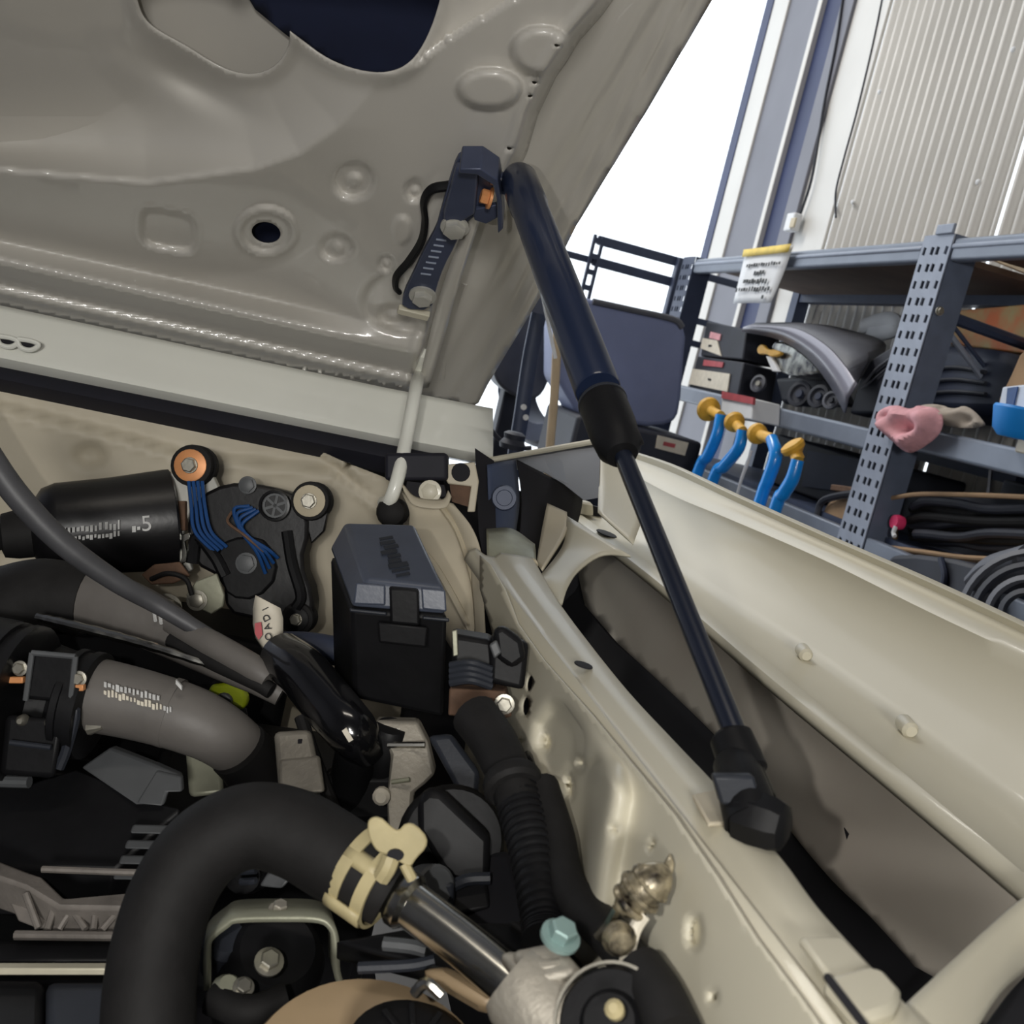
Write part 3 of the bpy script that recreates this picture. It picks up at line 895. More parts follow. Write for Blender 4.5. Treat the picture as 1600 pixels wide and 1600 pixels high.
MB().plate(D2([(220, 898), (240, 882), (280, 878), (296, 900), (270, 912), (236, 914)], .80), FW * .004).build('lower_lug', RUST, wm, bevel=.001)
MB().bolt(D(262, 950, .76), n0, .008, .006).build('plate_bolt', ZINC, wm)
MB().tube([D(236, 905, .79), D(262, 896, .785), D(290, 905, .785), D(300, 930, .785)], .002, 8, n=20).build('dark_lead', RUB, wm)
# print on the can
U = (IX * 1 + IU * .10).normalized()
fwd = (FW - U * FW.dot(U)).normalized()


def can_pt(x, y):
    """point on the can's surface that faces the eye at a pixel"""
    r = ray(x, y)
    # closest approach between ray and axis, then step to the surface
    A, B = r, ma
    w0 = CAM - m0
    a, b, c, d_, e = A.dot(A), A.dot(B), B.dot(B), A.dot(w0), B.dot(w0)
    t = (b * e - c * d_) / (a * c - b * b)
    s_ = (a * e - b * d_) / (a * c - b * b)
    P, Q = CAM + A * t, m0 + B * s_
    dist = (P - Q).length
    R = .0428
    k = math.sqrt(max(R * R - dist * dist, 1e-6))
    return CAM + A * (t - k / A.length)


text('printed_numeral', '5', .017, can_pt(229, 819), ma, IU, WINK, wm)
for q, (x0, x1, y0, h, n) in enumerate(((100, 158, 826, .006, 9), (118, 186, 838, .0045, 12), (164, 188, 822, .0075, 4), (206, 220, 827, .005, 2))):
    mb = MB()
    scribble(mb, can_pt((x0 + x1) / 2, y0), ma, IU, (x1 - x0) * .78 / 1600, h, n, RNG)
    mb.build('printed_line', WINK, wm, smooth=False)

# ---- fuse box
fb = thing('fuse_box', 'black lidded fuse box with a front latch beside the wiper motor', 'fuse box')
DD = lambda *l: [D(*p) for p in l]
MB().hexa(DD((516, 868, .667), (656, 868, .665), (700, 962, .603), (548, 952, .603)), DD((522, 1070, .69), (660, 1060, .69), (694, 1122, .628), (552, 1090, .628))).build('box_body', PLA, fb, bevel=.003)
MB().hexa(DD((538, 815, .660), (648, 818, .660), (696, 918, .598), (572, 905, .598)), DD((514, 858, .664), (655, 866, .664), (699, 962, .598), (548, 950, .598))).build('lid', LIDM, fb, bevel=.003, seg=3)
MB().hexa(DD((556, 910, .594), (602, 914, .594), (602, 946, .594), (552, 944, .594)), DD((556, 910, .60), (602, 914, .60), (602, 946, .60), (552, 944, .60))).build('lid_tab', LIDM, fb, bevel=.001)
MB().hexa(DD((658, 918, .593), (696, 922, .593), (698, 956, .593), (660, 952, .593)), DD((658, 918, .60), (696, 922, .60), (698, 956, .60), (660, 952, .60))).build('lid_tab', LIDM, fb, bevel=.001)
MB().hexa(DD((608, 918, .588), (654, 922, .588), (656, 978, .590), (610, 974, .590)), DD((608, 914, .603), (654, 918, .603), (656, 978, .603), (610, 974, .603))).build('latch', PLA, fb, bevel=.0015)
MB().hexa(DD((590, 972, .590), (668, 980, .590), (666, 1012, .592), (592, 1004, .592)), DD((590, 972, .606), (668, 980, .606), (666, 1012, .608), (592, 1004, .608))).build('latch_keeper', PLA, fb, bevel=.0012)
MB().hexa(DD((546, 950, .597), (604, 956, .597), (604, 962, .597), (546, 956, .597)), DD((546, 950, .605), (604, 956, .605), (604, 962, .605), (546, 956, .605))).build('body_rim', PLAG, fb, bevel=.0008)
MB().hexa(DD((660, 962, .597), (702, 966, .597), (702, 972, .597), (660, 968, .597)), DD((660, 962, .605), (702, 966, .605), (702, 972, .605), (660, 968, .605))).build('body_rim', PLAG, fb, bevel=.0008)
e0, e1 = D(600, 838, .643), D(628, 902, .603)
xl = (e1 - e0).normalized()
yl = (IX - xl * IX.dot(xl)).normalized()
mb = MB()
scribble(mb, e0.lerp(e1, .5) - FW * .0012, xl, yl, (e1 - e0).length, .013, 9, RNG)
mb.build('lid_lettering', PLAG, fb, smooth=False)

DK = .85
# ---- connectors and loom by the wing
cn = thing('loom_connector', 'cluster of black plugs on a bracket between fuse box and inner wing', 'connector')
MB().hexa(DD((706, 990, .66), (770, 1000, .66), (776, 1070, .655), (706, 1060, .655)), DD((706, 980, .70), (770, 990, .70), (776, 1070, .70), (706, 1060, .70))).build('plug_body', PLA, cn, bevel=.003)
MB().hexa(DD((768, 990, .652), (828, 1004, .652), (818, 1080, .645), (764, 1066, .645)), DD((768, 986, .69), (818, 996, .69), (822, 1060, .69), (764, 1066, .69))).build('plug_body', PLA, cn, bevel=.003)
for i in range(4):
    MB().tube([D(704, 1040 + i * 9, .647), D(735, 1036 + i * 9, .642), D(768, 1046 + i * 9, .645)], .0022, 8, n=12).build('plug_rib', PLAG, cn)
MB().plate(D2([(770, 984), (786, 978), (816, 1000), (822, 1030), (800, 1046), (776, 1030)], .640), FW * .01).build('plug_cap', PLA, cn, bevel=.003)
MB().plate(D2([(764, 1008), (776, 1000), (784, 1020), (772, 1030)], .637), FW * .004).build('plug_key', PLAM, cn, bevel=.001)
MB().plate(D2([(702, 1076), (790, 1080), (800, 1120), (786, 1124), (700, 1118)], .64), FW * .03).build('loom_bracket', RUST, cn, bevel=.001)
MB().bolt(D(788, 1100, .636), n0, .004, .004).build('bracket_screw', ZINC, cn)
MB().plate(D2([(706, 986), (714, 984), (716, 1024), (708, 1026)], .652), FW * .002).build('bracket_leg', GREEN_ZINC, cn, bevel=.0005)
DK = .82
cd_ = thing('corrugated_conduit', 'black corrugated loom conduit running down beside the inner wing', 'conduit')
MB().tube([D(742, 1118, .62), D(772, 1160, .60), D(798, 1216, .575), D(812, 1260, .56)], [.0118, .0114, .0105, .010], 18, n=24).build('taped_sleeve', RUB, cd_)
MB().tube([D(804, 1230, .572), D(822, 1290, .55), D(838, 1360, .525), D(850, 1440, .50), D(852, 1470, .49)], [.0098, .0095, .0090, .0084, .0082], 20, n=176, ripple=(8, .0011)).build('ribbed_tube', PLA, cd_)
MB().lathe(D(800, 1220, .572), D(812, 1260, .56) - D(790, 1180, .59), [(-.002, .013), (0, .0138), (.004, .0138), (.006, .012)], 20).build('tape_ring', RUB, cd_)
MB().plate(D2(smoothpoly([(818, 1182), (830, 1180), (840, 1210), (838, 1240), (826, 1246), (818, 1220)], 1), .60), FW * .012).build('loom_clip', PLA, cd_, bevel=.003)
DK = .785
tag(MB().tube([D(846, 1228, .60), D(868, 1300, .57), D(890, 1390, .53), D(960, 1470, .48), D(1010, 1540, .43)], .008, 12, n=40).build('black_cable', RUB), 'thick black cable lying along the foot of the inner wing', 'cable')

DK = 1.0
# ---- hoses at the left
h1 = thing('upper_radiator_hose', 'thick grey rubber hose with a black sleeve under the wiper motor', 'hose')
path = [(-60, 1010, .70), (-10, 965, .70), (50, 935, .70), (130, 938, .70), (200, 956, .69), (262, 985, .68), (330, 1025, .66), (400, 1062, .65), (440, 1084, .65)]
MB().tube(DD(*path), [.032, .030, .0265, .0225, .0205, .017, .0125, .009, .008], 20, n=70).build('hose_body', RUBG, h1)
MB().tube(DD(*[(x, y, d - .001) for x, y, d in [(20, 948, .70), (60, 934, .70), (100, 934, .70), (138, 940, .70)]]), [.0295, .0270, .0250, .0235], 20, n=30).build('hose_sleeve', RUB, h1)
MB().tube(DD((270, 1000, .66), (330, 1032, .642), (400, 1066, .632), (424, 1080, .63)), [.006, .0055, .005, .005], 12, n=24).build('branch_hose', RUB, h1)
MB().tube(DD((268, 974, .665), (330, 1006, .645), (396, 1044, .635), (420, 1062, .632)), [.007, .0085, .0085, .007], 12, n=24).build('branch_hose', RUBG, h1)
for x, y in ((241, 964), (250, 968), (259, 972)):
    MB().tube(DD((x, y - 8, .668), (x + 2, y + 6, .662)), .0012, 6).build('print_dash', WINK, h1)
h2 = tag(MB().tube(DD((-60, 640, .60), (-20, 708, .60), (30, 778, .605), (100, 850, .615), (180, 908, .63), (250, 948, .645), (330, 996, .650), (420, 1048, .645)), [.0078, .0078, .0076, .0072, .0064, .0056, .005, .005], 16, n=60).build('vent_hose', VENT), 'slim grey hose crossing in front of the wiper motor', 'hose')
tag(MB().tube(DD((58, 964, .655), (100, 974, .652), (180, 994, .648), (250, 1014, .642), (330, 1040, .64)), [.0026, .0030, .0030, .0026, .0020], 10, n=40, ripple=(4, .0003)).build('chrome_cable', STEEL), 'thin shiny metal cable below the black hose sleeve', 'cable')

# ---- intake hose and its big clamp
ih = thing('intake_hose', 'short grey intake hose with faded white print', 'hose')
MB().tube(DD((110, 1080, .60), (160, 1088, .60), (230, 1104, .60), (300, 1126, .60), (350, 1152, .605), (392, 1190, .62), (420, 1240, .64)), [.0215, .0215, .0205, .0195, .018, .0165, .016], 24, n=60).build('hose_body', RUBG, ih)
MB().tube(DD((262, 1112, .60), (272, 1115, .60)), [.0206, .0206], 24).build('hose_step', RUBG, ih)
MB().tube(DD((372, 1170, .606), (395, 1196, .615), (412, 1236, .625)), [.0180, .0185, .0190], 20, n=16).build('end_cuff', RUB, ih)
px_ = (IX - IU * .27).normalized()
for (x, y, wd, n, m_) in ((206, 1080, 92, 14, WINK), (208, 1094, 96, 16, LABEL), (262, 1108, 14, 3, WINK)):
    mb = MB()
    scribble(mb, D(x, y, .5795), px_, IU, wd * .58 / 1600, .0042, n, RNG)
    mb.build('printed_line', m_, ih, smooth=False)
MB().box(D(280, 1070, .583), (IX - IU * 1.1).normalized() * .0025, IU * .0012, FW * .001).build('paint_mark', WINK, ih)
MB().tube(DD((140, 1138, .586), (160, 1136, .584)), [.004, .0015], 8).build('clamp_tip', ZINC, ih)
tc = thing('throttle_clamp', 'black plastic throttle housing with ribbed clamp straps', 'housing')
tax = (D(150, 1100, .60) - D(-60, 1060, .60)).normalized()
for x, y, r, w2 in ((20, 1094, .045, .013), (128, 1099, .031, .012)):
    c = D(x, y, .597)
    MB().lathe(c - tax * w2 * .6, tax, [(0, r * .96), (.001, r), (w2 * .4, r), (w2 * .42, r * .95), (w2 * .8, r * .95), (w2 * .82, r), (w2 * 1.2, r), (w2 * 1.22, r * .94)], 40).build('clamp_band', PLA, tc)
MB().lathe(D(-120, 1062, .63), tax, [(0, .046), (.05, .046), (.055, .040), (.09, .034), (.094, .030)], 36).build('housing_barrel', PLA, tc)
MB().hexa(DD((48, 1018, .572), (118, 1022, .572), (112, 1098, .570), (40, 1092, .570)), DD((48, 1018, .60), (118, 1022, .60), (112, 1098, .60), (40, 1092, .60))).build('buckle_block', PLA, tc, bevel=.002)
mb = MB()
for a, b_ in (((50, 1020), (118, 1026)), ((118, 1026), (110, 1096)), ((50, 1020), (40, 1094))):
    mb.tube([D(*a, .569), D(*b_, .569)], .0016, 8)
mb.build('buckle_wire', PLAM, tc)
for x, y in ((32, 1044), (124, 1060)):
    MB().bolt(D(x, y, .572), n0, .0032, .004).build('clamp_bolt', ZINC, tc)
for x, y in ((27, 1062), (121, 1074)):
    MB().box(D(x, y, .572), IX * .004, IU * .0018, FW * .002).build('brass_tongue', COPPER, tc, bevel=.0005)
for x, y in ((38, 1124), (82, 1128)):
    MB().lathe(D(x, y, .574), n0, [(0, .0032), (.004, .003), (.006, .0015)], 12).build('pin_head', ZINC, tc)
MB().hexa(DD((10, 1116, .572), (100, 1124, .572), (86, 1216, .57), (0, 1210, .57)), DD((10, 1116, .61), (100, 1124, .61), (86, 1216, .60), (0, 1210, .60))).build('lower_block', PLA, tc, bevel=.003)
mb = MB()
mb.tube([D(16, 1160, .568), D(80, 1168, .568)], .0016, 8)
mb.tube([D(100, 1110, .573), D(118, 1112, .573), D(104, 1170, .575), D(92, 1200, .575)], .003, 8, n=10)
mb.build('block_ridge', PLAG, tc)

# ---- engine cover with its facets, and the webbed bracket below
ec = thing('engine_cover', 'flat black engine cover with a raised grey facet', 'engine cover')
MB().plate(DD((-140, 1230, .60), (40, 1224, .60), (120, 1200, .60), (262, 1256, .575), (286, 1262, .57), (240, 1300, .565), (180, 1360, .555), (-140, 1350, .555)), V((0, 0, -.03))).build('cover_plate', PLA, ec, bevel=.002)
MB().plate(DD((126, 1200, .598), (172, 1168, .606), (244, 1196, .594), (280, 1212, .588), (282, 1236, .582), (258, 1238, .580), (254, 1256, .574), (212, 1258, .574)), FW * .008).build('raised_facet', PLAM, ec, bevel=.0015)
MB().plate(DD((212, 1256, .572), (244, 1204, .59), (282, 1214, .586), (284, 1238, .58), (260, 1238, .578), (254, 1260, .57)), FW * .006).build('facet_end', PLAM, ec, bevel=.0012)
for i in range(4):
    x0, y0 = 208 - i * 9, 1288 + i * 24
    MB().hexa(DD((x0, y0, .556 - i * .004), (290, y0 + 2, .556 - i * .004), (290, y0 + 16, .550 - i * .004), (x0 - 5, y0 + 14, .550 - i * .004)), DD((x0, y0, .59), (290, y0 + 2, .59), (290, y0 + 12, .59), (x0 - 4, y0 + 10, .59))).build('cooling_fin', PLAM, ec, bevel=.0012)
MB().tube(DD((-20, 1220, .59), (46, 1222, .588)), [.0035, .0035], 10).build('cover_lug', PLAM, ec)
wb = thing('webbed_bracket', 'grey cast alloy bracket with triangular webs at the bay edge', 'bracket')
MB().plate(DD((-60, 1330, .53), (0, 1345, .53), (44, 1362, .53), (66, 1370, .53), (100, 1402, .52), (190, 1408, .52), (230, 1380, .52), (236, 1394, .515), (196, 1420, .513), (92, 1418, .513), (40, 1386, .52), (-60, 1352, .525)), V((0, .004, -.02))).build('top_flange', ALU2, wb, bevel=.0015)
MB().plate(DD((0, 1380, .532), (40, 1394, .53), (92, 1420, .522), (200, 1420, .522), (206, 1454, .516), (60, 1452, .516), (28, 1440, .52)), FW * .004).build('back_web', ALU2, wb, bevel=.001)
for a, b_ in (((84, 1420), (74, 1452)), ((112, 1420), (92, 1452)), ((112, 1420), (134, 1452)), ((150, 1420), (146, 1452)), ((188, 1420), (160, 1452)), ((40, 1396), (60, 1450))):
    MB().tube([D(*a, .518), D(*b_, .512)], .0018, 8).build('web_rib', ALU2, wb)
MB().tube(DD((24, 1461, .512), (110, 1462, .511), (200, 1463, .51)), .0024, 8).build('lower_edge', ALU2, wb)
MB().tube(DD((66, 1358, .535), (120, 1360, .535), (172, 1362, .535), (232, 1364, .535)), .0018, 8).build('upper_edge', ALU2, wb)
tag(MB().box(D(60, 1514, .47), (IX + V((0, 0, 0))) * .040, IU * .0016, FW * .003).build('tie_bar', BAR, None, bevel=.0006), 'bright flat metal bar behind the big black hose', 'bar')
dc = thing('lower_duct', 'dark plastic duct filling the corner under the bright bar', 'duct')
MB().hexa(DD((-120, 1532, .47), (70, 1534, .47), (66, 1700, .42), (-120, 1700, .42)), DD((-120, 1532, .52), (70, 1534, .52), (66, 1700, .48), (-120, 1700, .48))).build('duct_box', PLA, dc, bevel=.004)
MB().hexa(DD((72, 1536, .466), (220, 1536, .466), (230, 1700, .42), (70, 1700, .42)), DD((72, 1536, .50), (220, 1536, .50), (230, 1700, .46), (70, 1700, .46))).build('duct_lid', PLAG, dc, bevel=.004)
MB().hexa(DD((-120, 1470, .515), (240, 1470, .515), (240, 1504, .50), (-120, 1504, .50)), DD((-120, 1470, .55), (240, 1470, .55), (240, 1504, .54), (-120, 1504, .54))).build('duct_ledge', PLA, dc, bevel=.003)

# ---- the big foreground hose, its spring clamp and the steel pipe
fh = thing('coolant_hose', 'big black coolant hose arching across the front of the bay', 'hose')
MB().tube(DD((238, 1720, .40), (232, 1600, .405), (240, 1500, .415), (268, 1400, .425), (318, 1326, .43), (390, 1290, .435), (460, 1302, .435), (530, 1342, .43), (586, 1374, .425), (612, 1390, .424)), [.0185, .0182, .018, .0178, .0176, .0178, .0182, .0180, .0165, .0155], 28, n=90).build('hose_body', RUB, fh)
sc = thing('spring_clamp', 'tan spring clamp with two ears around the hose end', 'clamp')
cax = (D(640, 1410, .415) - D(560, 1356, .425)).normalized()
cc = D(592, 1378, .424)
u, v = perp(cax)
# the band: two thin rings joined at the ears
for k, (h0, wd) in enumerate(((-.013, .0055), (-.001, .0055))):
    MB().lathe(cc + cax * h0, cax, [(0, .0168), (wd, .0168), (wd, .0184), (0, .0184)], 40, closed=True).build('clamp_ring', TAN, sc)
toward = (-FW + FW.dot(cax) * cax).normalized()
side = cax.cross(toward).normalized()
if side.dot(IU) < 0:
    side = -side


def cpt(a, h, r=.0188):
    return cc + cax * h + (toward * math.cos(a) + side * math.sin(a)) * r


for a in (-.75, .55):
    rows = [[cpt(a + da, h, rr) for h in (-.013, -.008, -.001, .0045)] for da, rr in ((-.22, .0176), (-.08, .0186), (.08, .0186), (.22, .0176))]
    MB().grid(rows).build('band_bridge', TAN, sc, solid=.0016)
ear = smoothpoly([(574, 1280), (592, 1276), (612, 1294), (622, 1300), (634, 1286), (650, 1290), (668, 1310), (666, 1326), (650, 1342), (642, 1356), (626, 1350), (614, 1338), (594, 1334), (584, 1326), (574, 1304)], 1)
MB().plate(D2(ear, .404), FW * .0024).build('clamp_ear', TAN, sc, bevel=.0008)
MB().plate(D2(smoothpoly([(606, 1330), (620, 1326), (632, 1334), (628, 1344), (614, 1346), (604, 1340)], 1), .4025), FW * .001).build('ear_hole', DARKV, sc)
MB().tube(DD((612, 1340, .405), (606, 1356, .404), (596, 1372, .405)), .0036, 8, n=10).build('ear_stem', TAN, sc)
MB().tube(DD((632, 1350, .406), (640, 1366, .405), (644, 1374, .405)), .0022, 8, n=8).build('ear_tail', TAN, sc)
sp = thing('coolant_pipe', 'shiny steel pipe leaving the clamped hose end', 'pipe')
MB().tube(DD((604, 1386, .424), (640, 1412, .418), (720, 1472, .405), (800, 1538, .392), (850, 1580, .385)), [.0095, .0095, .0092, .0092, .0092], 24, n=40).build('pipe', STEEL, sp)
MB().lathe(D(626, 1402, .42), cax, [(-.002, .0105), (.0, .0118), (.004, .0118), (.006, .0100)], 24).build('pipe_bead', STEEL, sp)

# ---- bits in the middle
tag(MB().tube(DD((356, 1072, .70), (356, 1078, .698)), .012, 14).build('hidden_stub', PLA), 'short black stub under the lime cap', 'stub')
lc = thing('dipstick_cap', 'lime green dipstick cap behind the grey intake hose', 'cap')  # cap on top of the dipstick tube
MB().plate(DD((322, 1080, .685), (332, 1068, .69), (358, 1066, .69), (380, 1080, .685), (386, 1096, .68), (378, 1112, .675), (352, 1100, .678), (326, 1092, .68)), FW * .012).build('cap_body', LIME, lc, bevel=.003)
MB().lathe(D(350, 1096, .676), n0, [(0, .006), (.003, .0055), (.004, .003)], 14).build('cap_button', PLAM, lc)
MB().tube(DD((374, 1110, .69), (382, 1160, .70), (386, 1220, .71)), .005, 10, n=10).build('dip_tube', PLAM, lc)
lt = thing('warning_tag', 'white card tag with dark letters and red print', 'tag')
rows = []
tagpts = [((400, 930), (438, 950)), ((396, 950), (442, 966)), ((396, 975), (442, 985)), ((400, 996), (440, 1004)), ((412, 1014), (436, 1020)), ((424, 1032), (430, 1034))]
for i, (a, b_) in enumerate(tagpts):
    rows.append([D(a[0] + (b_[0] - a[0]) * t, a[1] + (b_[1] - a[1]) * t, .66 - .004 * math.sin(t * 3.1) + .002 * i) for t in (0, .25, .5, .75, 1)])
MB().grid(rows).build('tag_card', LABEL, lt, solid=.0006, angle=180)
tx = (D(418, 1005, .66) - D(414, 950, .66)).normalized()
for i, ch in enumerate('IDAO'):
    text('tag_letter', ch, .0062, D(415 + i * 1.6, 951 + i * 14.5, .6535), IU * .9 - IX * .45, -IX, INK, lt)
MB().plate(D2([(398, 974), (408, 972), (410, 992), (404, 1000), (398, 990)], .6545), FW * .0004).build('red_print', LABELR, lt)
MB().plate(D2([(414, 1008), (430, 1012), (426, 1026), (418, 1020)], .657), FW * .0004).build('red_print', LABELR, lt)
tag(MB().tube(DD((440, 1024, .645), (472, 1050, .625), (514, 1100, .605), (550, 1142, .592), (576, 1176, .60)), [.0150, .0158, .0158, .0150, .0120], 24, n=40).build('breather_pipe', GLOSS), 'glossy black bent pipe in front of the fuse box', 'pipe')
tag(MB().tube(DD((424, 1010, .69), (480, 1010, .70), (540, 1020, .70)), [.010, .010, .010], 14, n=16).build('cross_tube', DBLUE), 'dark tube passing behind the white card tag', 'tube')
jt = thing('pipe_junction', 'black plastic junction with upright spigots below the glossy pipe', 'junction')
MB().lathe(D(556, 1180, .60), V((.1, .2, -1)), [(-.012, .010), (-.01, .012), (.0, .0125), (.03, .014), (.07, .014)], 20).build('spigot', PLA, jt)
MB().lathe(D(598, 1200, .61), V((.05, .2, -1)), [(-.03, .009), (-.026, .0115), (.02, .0125), (.07, .013)], 20).build('spigot', PLA, jt)
MB().box(D(570, 1240, .61), IX * .024, IU * .014, FW * .012).build('junction_body', PLA, jt, bevel=.004)
MB().tube(DD((470, 1120, .61), (490, 1180, .60), (520, 1260, .59), (550, 1320, .58)), .004, 10, n=16).build('side_lead', RUB, jt)
tag(MB().plate(D2([(534, 1142), (541, 1137), (552, 1156), (545, 1160)], .577), FW * .001).build('paper_scrap', LABEL), 'small white and red label on the glossy pipe end', 'label')
b1 = thing('lifting_bracket', 'cast grey bracket standing between intake hose and black junction', 'bracket')
MB().hexa(DD((428, 1144, .60), (486, 1140, .60), (506, 1236, .575), (436, 1242, .575)), DD((428, 1144, .63), (486, 1140, .63), (506, 1236, .61), (436, 1242, .61))).build('bracket_body', ALU, b1, bevel=.003)
MB().hexa(DD((436, 1186, .588), (500, 1180, .588), (508, 1238, .568), (436, 1244, .568)), DD((436, 1186, .60), (500, 1180, .60), (508, 1238, .58), (436, 1244, .58))).build('bracket_foot', ALU, b1, bevel=.002)
MB().box(D(469, 1166, .5955), IX * .0012, IU * .004, FW * .001).build('bracket_slot', DARKV, b1)
b2 = thing('sensor_bracket', 'grey cast bracket with an open window beside the black cylinder', 'bracket')
MB().plate(DD((584, 1126, .60), (652, 1128, .60), (668, 1160, .595), (680, 1210, .59), (664, 1226, .585), (646, 1240, .58), (640, 1310, .565), (606, 1316, .565), (604, 1250, .58), (610, 1180, .59)), FW * .014).build('bracket_body', ALU, b2, bevel=.002)
MB().plate(DD((608, 1136, .599), (650, 1140, .599), (660, 1160, .597), (614, 1160, .597)), -FW * .0012).build('window_sky_glint', STEEL, b2, bevel=.0004)  # bright steel plate standing in for the sky reflected here
MB().tube(DD((606, 1164, .592), (664, 1164, .59)), .002, 8).build('window_edge', STEEL, b2)
for y in (1222, 1262, 1280):
    MB().tube(DD((612, y, .58), (640, y - 4, .578)), .0014, 6).build('cast_step', GREEN_ZINC, b2)
MB().lathe(D(597, 1242, .575), n0, [(0, .005), (.004, .005), (.006, .003)], 12).build('bracket_pin', LABEL, b2)
DK = .93
cy = thing('actuator_can', 'matt black actuator can with a domed face', 'actuator')
cax2 = (V((-.2, -1, .55))).normalized()
MB().lathe(D(705, 1312, .56), cax2, [(-.05, .024), (-.004, .027), (0, .0275), (.004, .026), (.010, .0262), (.014, .024)], 32).build('can', PLA, cy)
MB().plate(DD((668, 1236, .54), (690, 1238, .54), (766, 1310, .535), (764, 1390, .53), (700, 1376, .53), (652, 1300, .535), (652, 1250, .54)), FW * .012).build('can_face', PLA, cy, bevel=.004)
MB().hexa(DD((668, 1150, .62), (706, 1146, .62), (750, 1206, .61), (744, 1290, .60)), DD((668, 1150, .64), (706, 1146, .64), (750, 1206, .63), (744, 1290, .62))).build('can_shroud', PLAG, cy, bevel=.003)
DK = 1.0
gc = thing('grey_cap', 'round grey plastic cap behind the steel pipe', 'cap')  # a round cap with a side lug
MB().lathe(D(676, 1384, .475), V((.25, -.9, .5)), [(-.01, .0092), (0, .0098), (.003, .0098), (.004, .0085)], 24).build('cap_disc', PLAM, gc)
MB().box(D(690, 1400, .48), IX * .006, IU * .008, FW * .006).build('cap_lug', PLAG, gc, bevel=.0015)
MB().hexa(DD((680, 1330, .520), (800, 1330, .505), (840, 1480, .455), (680, 1480, .475)), DD((680, 1330, .54), (800, 1330, .525), (840, 1480, .475), (680, 1480, .50))).build('side_filler', DARKV, eb, bevel=.004)  # black filler block added to darken the gap before the inner wing
pc = thing('plug_clip', 'small black clip with ridged top under the actuator can', 'clip')
MB().hexa(DD((706, 1386, .49), (760, 1372, .49), (768, 1420, .48), (704, 1432, .48)), DD((706, 1386, .52), (760, 1372, .52), (768, 1420, .51), (704, 1432, .51))).build('clip_body', PLA, pc, bevel=.002)
MB().tube(DD((708, 1384, .486), (732, 1374, .485), (766, 1372, .485)), .003, 8, n=8).build('clip_lip', PLAG, pc)
DK = .92
bv = thing('belt_cover', 'low black belt cover seen beneath the steel pipe', 'cover')
MB().hexa(DD((520, 1470, .47), (690, 1440, .48), (900, 1440, .475), (760, 1540, .44)), DD((520, 1500, .50), (690, 1470, .51), (900, 1470, .50), (760, 1560, .47))).build('cover_plate', PLA, bv, bevel=.003)
MB().tube(DD((560, 1512, .455), (640, 1508, .455), (680, 1500, .455)), .0025, 8).build('cover_rib', PLAG, bv)
MB().tube(DD((600, 1474, .46), (640, 1478, .458), (666, 1484, .457)), .003, 8).build('cover_rib', PLAM, bv)
MB().hexa(DD((790, 1438, .46), (860, 1440, .46), (950, 1560, .42), (880, 1500, .43)), DD((790, 1450, .48), (860, 1450, .48), (950, 1570, .44), (880, 1520, .45))).build('cover_wing', RUB, bv, bevel=.003)
DK = 1.0
v1 = thing('vacuum_pot', 'black vacuum pot with grey ear tucked under the big hose', 'pot')
MB().lathe(D(388, 1356, .52), n0, [(-.03, .012), (0, .013), (.004, .012), (.008, .009), (.012, .009)], 18).build('pot', PLA, v1)
MB().plate(DD((404, 1386, .505), (430, 1344, .51), (466, 1360, .505), (440, 1390, .50)), FW * .006).build('pot_ear', PLAM, v1, bevel=.0015)
for y in (1346, 1362, 1378):
    MB().tube(DD((376, y, .50), (400, y - 2, .498)), .0018, 8).build('pot_ridge', PLAG, v1)

# ---- silver strap bracket with the pump under it
sb = thing('strap_bracket', 'plated steel strap bracket arching over a dark pump', 'bracket')
prof = [(318, 1530), (318, 1470), (324, 1446), (350, 1424), (370, 1414), (440, 1412), (500, 1414), (522, 1428), (530, 1452), (532, 1500), (544, 1536)]
rows = []
front = crom([D(x, y + 18, .462) for x, y in prof], 40)
back = crom([D(x + (4 if x < 420 else -8), y - 8, .492) for x, y in prof], 40)
MB().grid([front, [a.lerp(b_, .5) for a, b_ in zip(front, back)], back]).build('strap', GREEN_ZINC, sb, solid=.003, angle=60)
MB().bolt(D(436, 1424, .474), V((0, -.2, 1)), .0034, .005, 1.5).build('strap_bolt', ALU, sb)
pu = thing('vacuum_pump', 'dark cast pump with a bolt head beneath the strap bracket', 'pump')
MB().lathe(D(428, 1500, .50), V((.0, -.5, .85)), [(-.05, .024), (-.02, .026), (0, .025), (.008, .022), (.012, .018)], 30).build('pump_body', PLA, pu)
MB().bolt(D(420, 1504, .470), V((0, -.5, .85)), .0045, .005, 1.5).build('pump_bolt', ZINC, pu)
MB().lathe(D(350, 1480, .50), V((.0, -.5, .85)), [(-.02, .009), (0, .011), (.008, .011), (.012, .008)], 20).build('pump_port', PLAG, pu)
MB().bolt(D(380, 1544, .455), V((0, -.5, .85)), .0034, .004, 1.4).build('pump_bolt', ZINC, pu)
MB().bolt(D(264, 1584, .44), V((0, -.5, .85)), .0036, .004, 1.4).build('pump_bolt', ZINC, pu)
MB().tube(DD((330, 1560, .455), (390, 1580, .45), (450, 1560, .455)), .007, 12, n=16).build('pump_elbow', RUB, pu)
MB().lathe(D(352, 1556, .46), V((0, -.4, 1)), [(0, .007), (.006, .007), (.010, .004)], 14).build('pump_cap', GREEN_ZINC, pu)

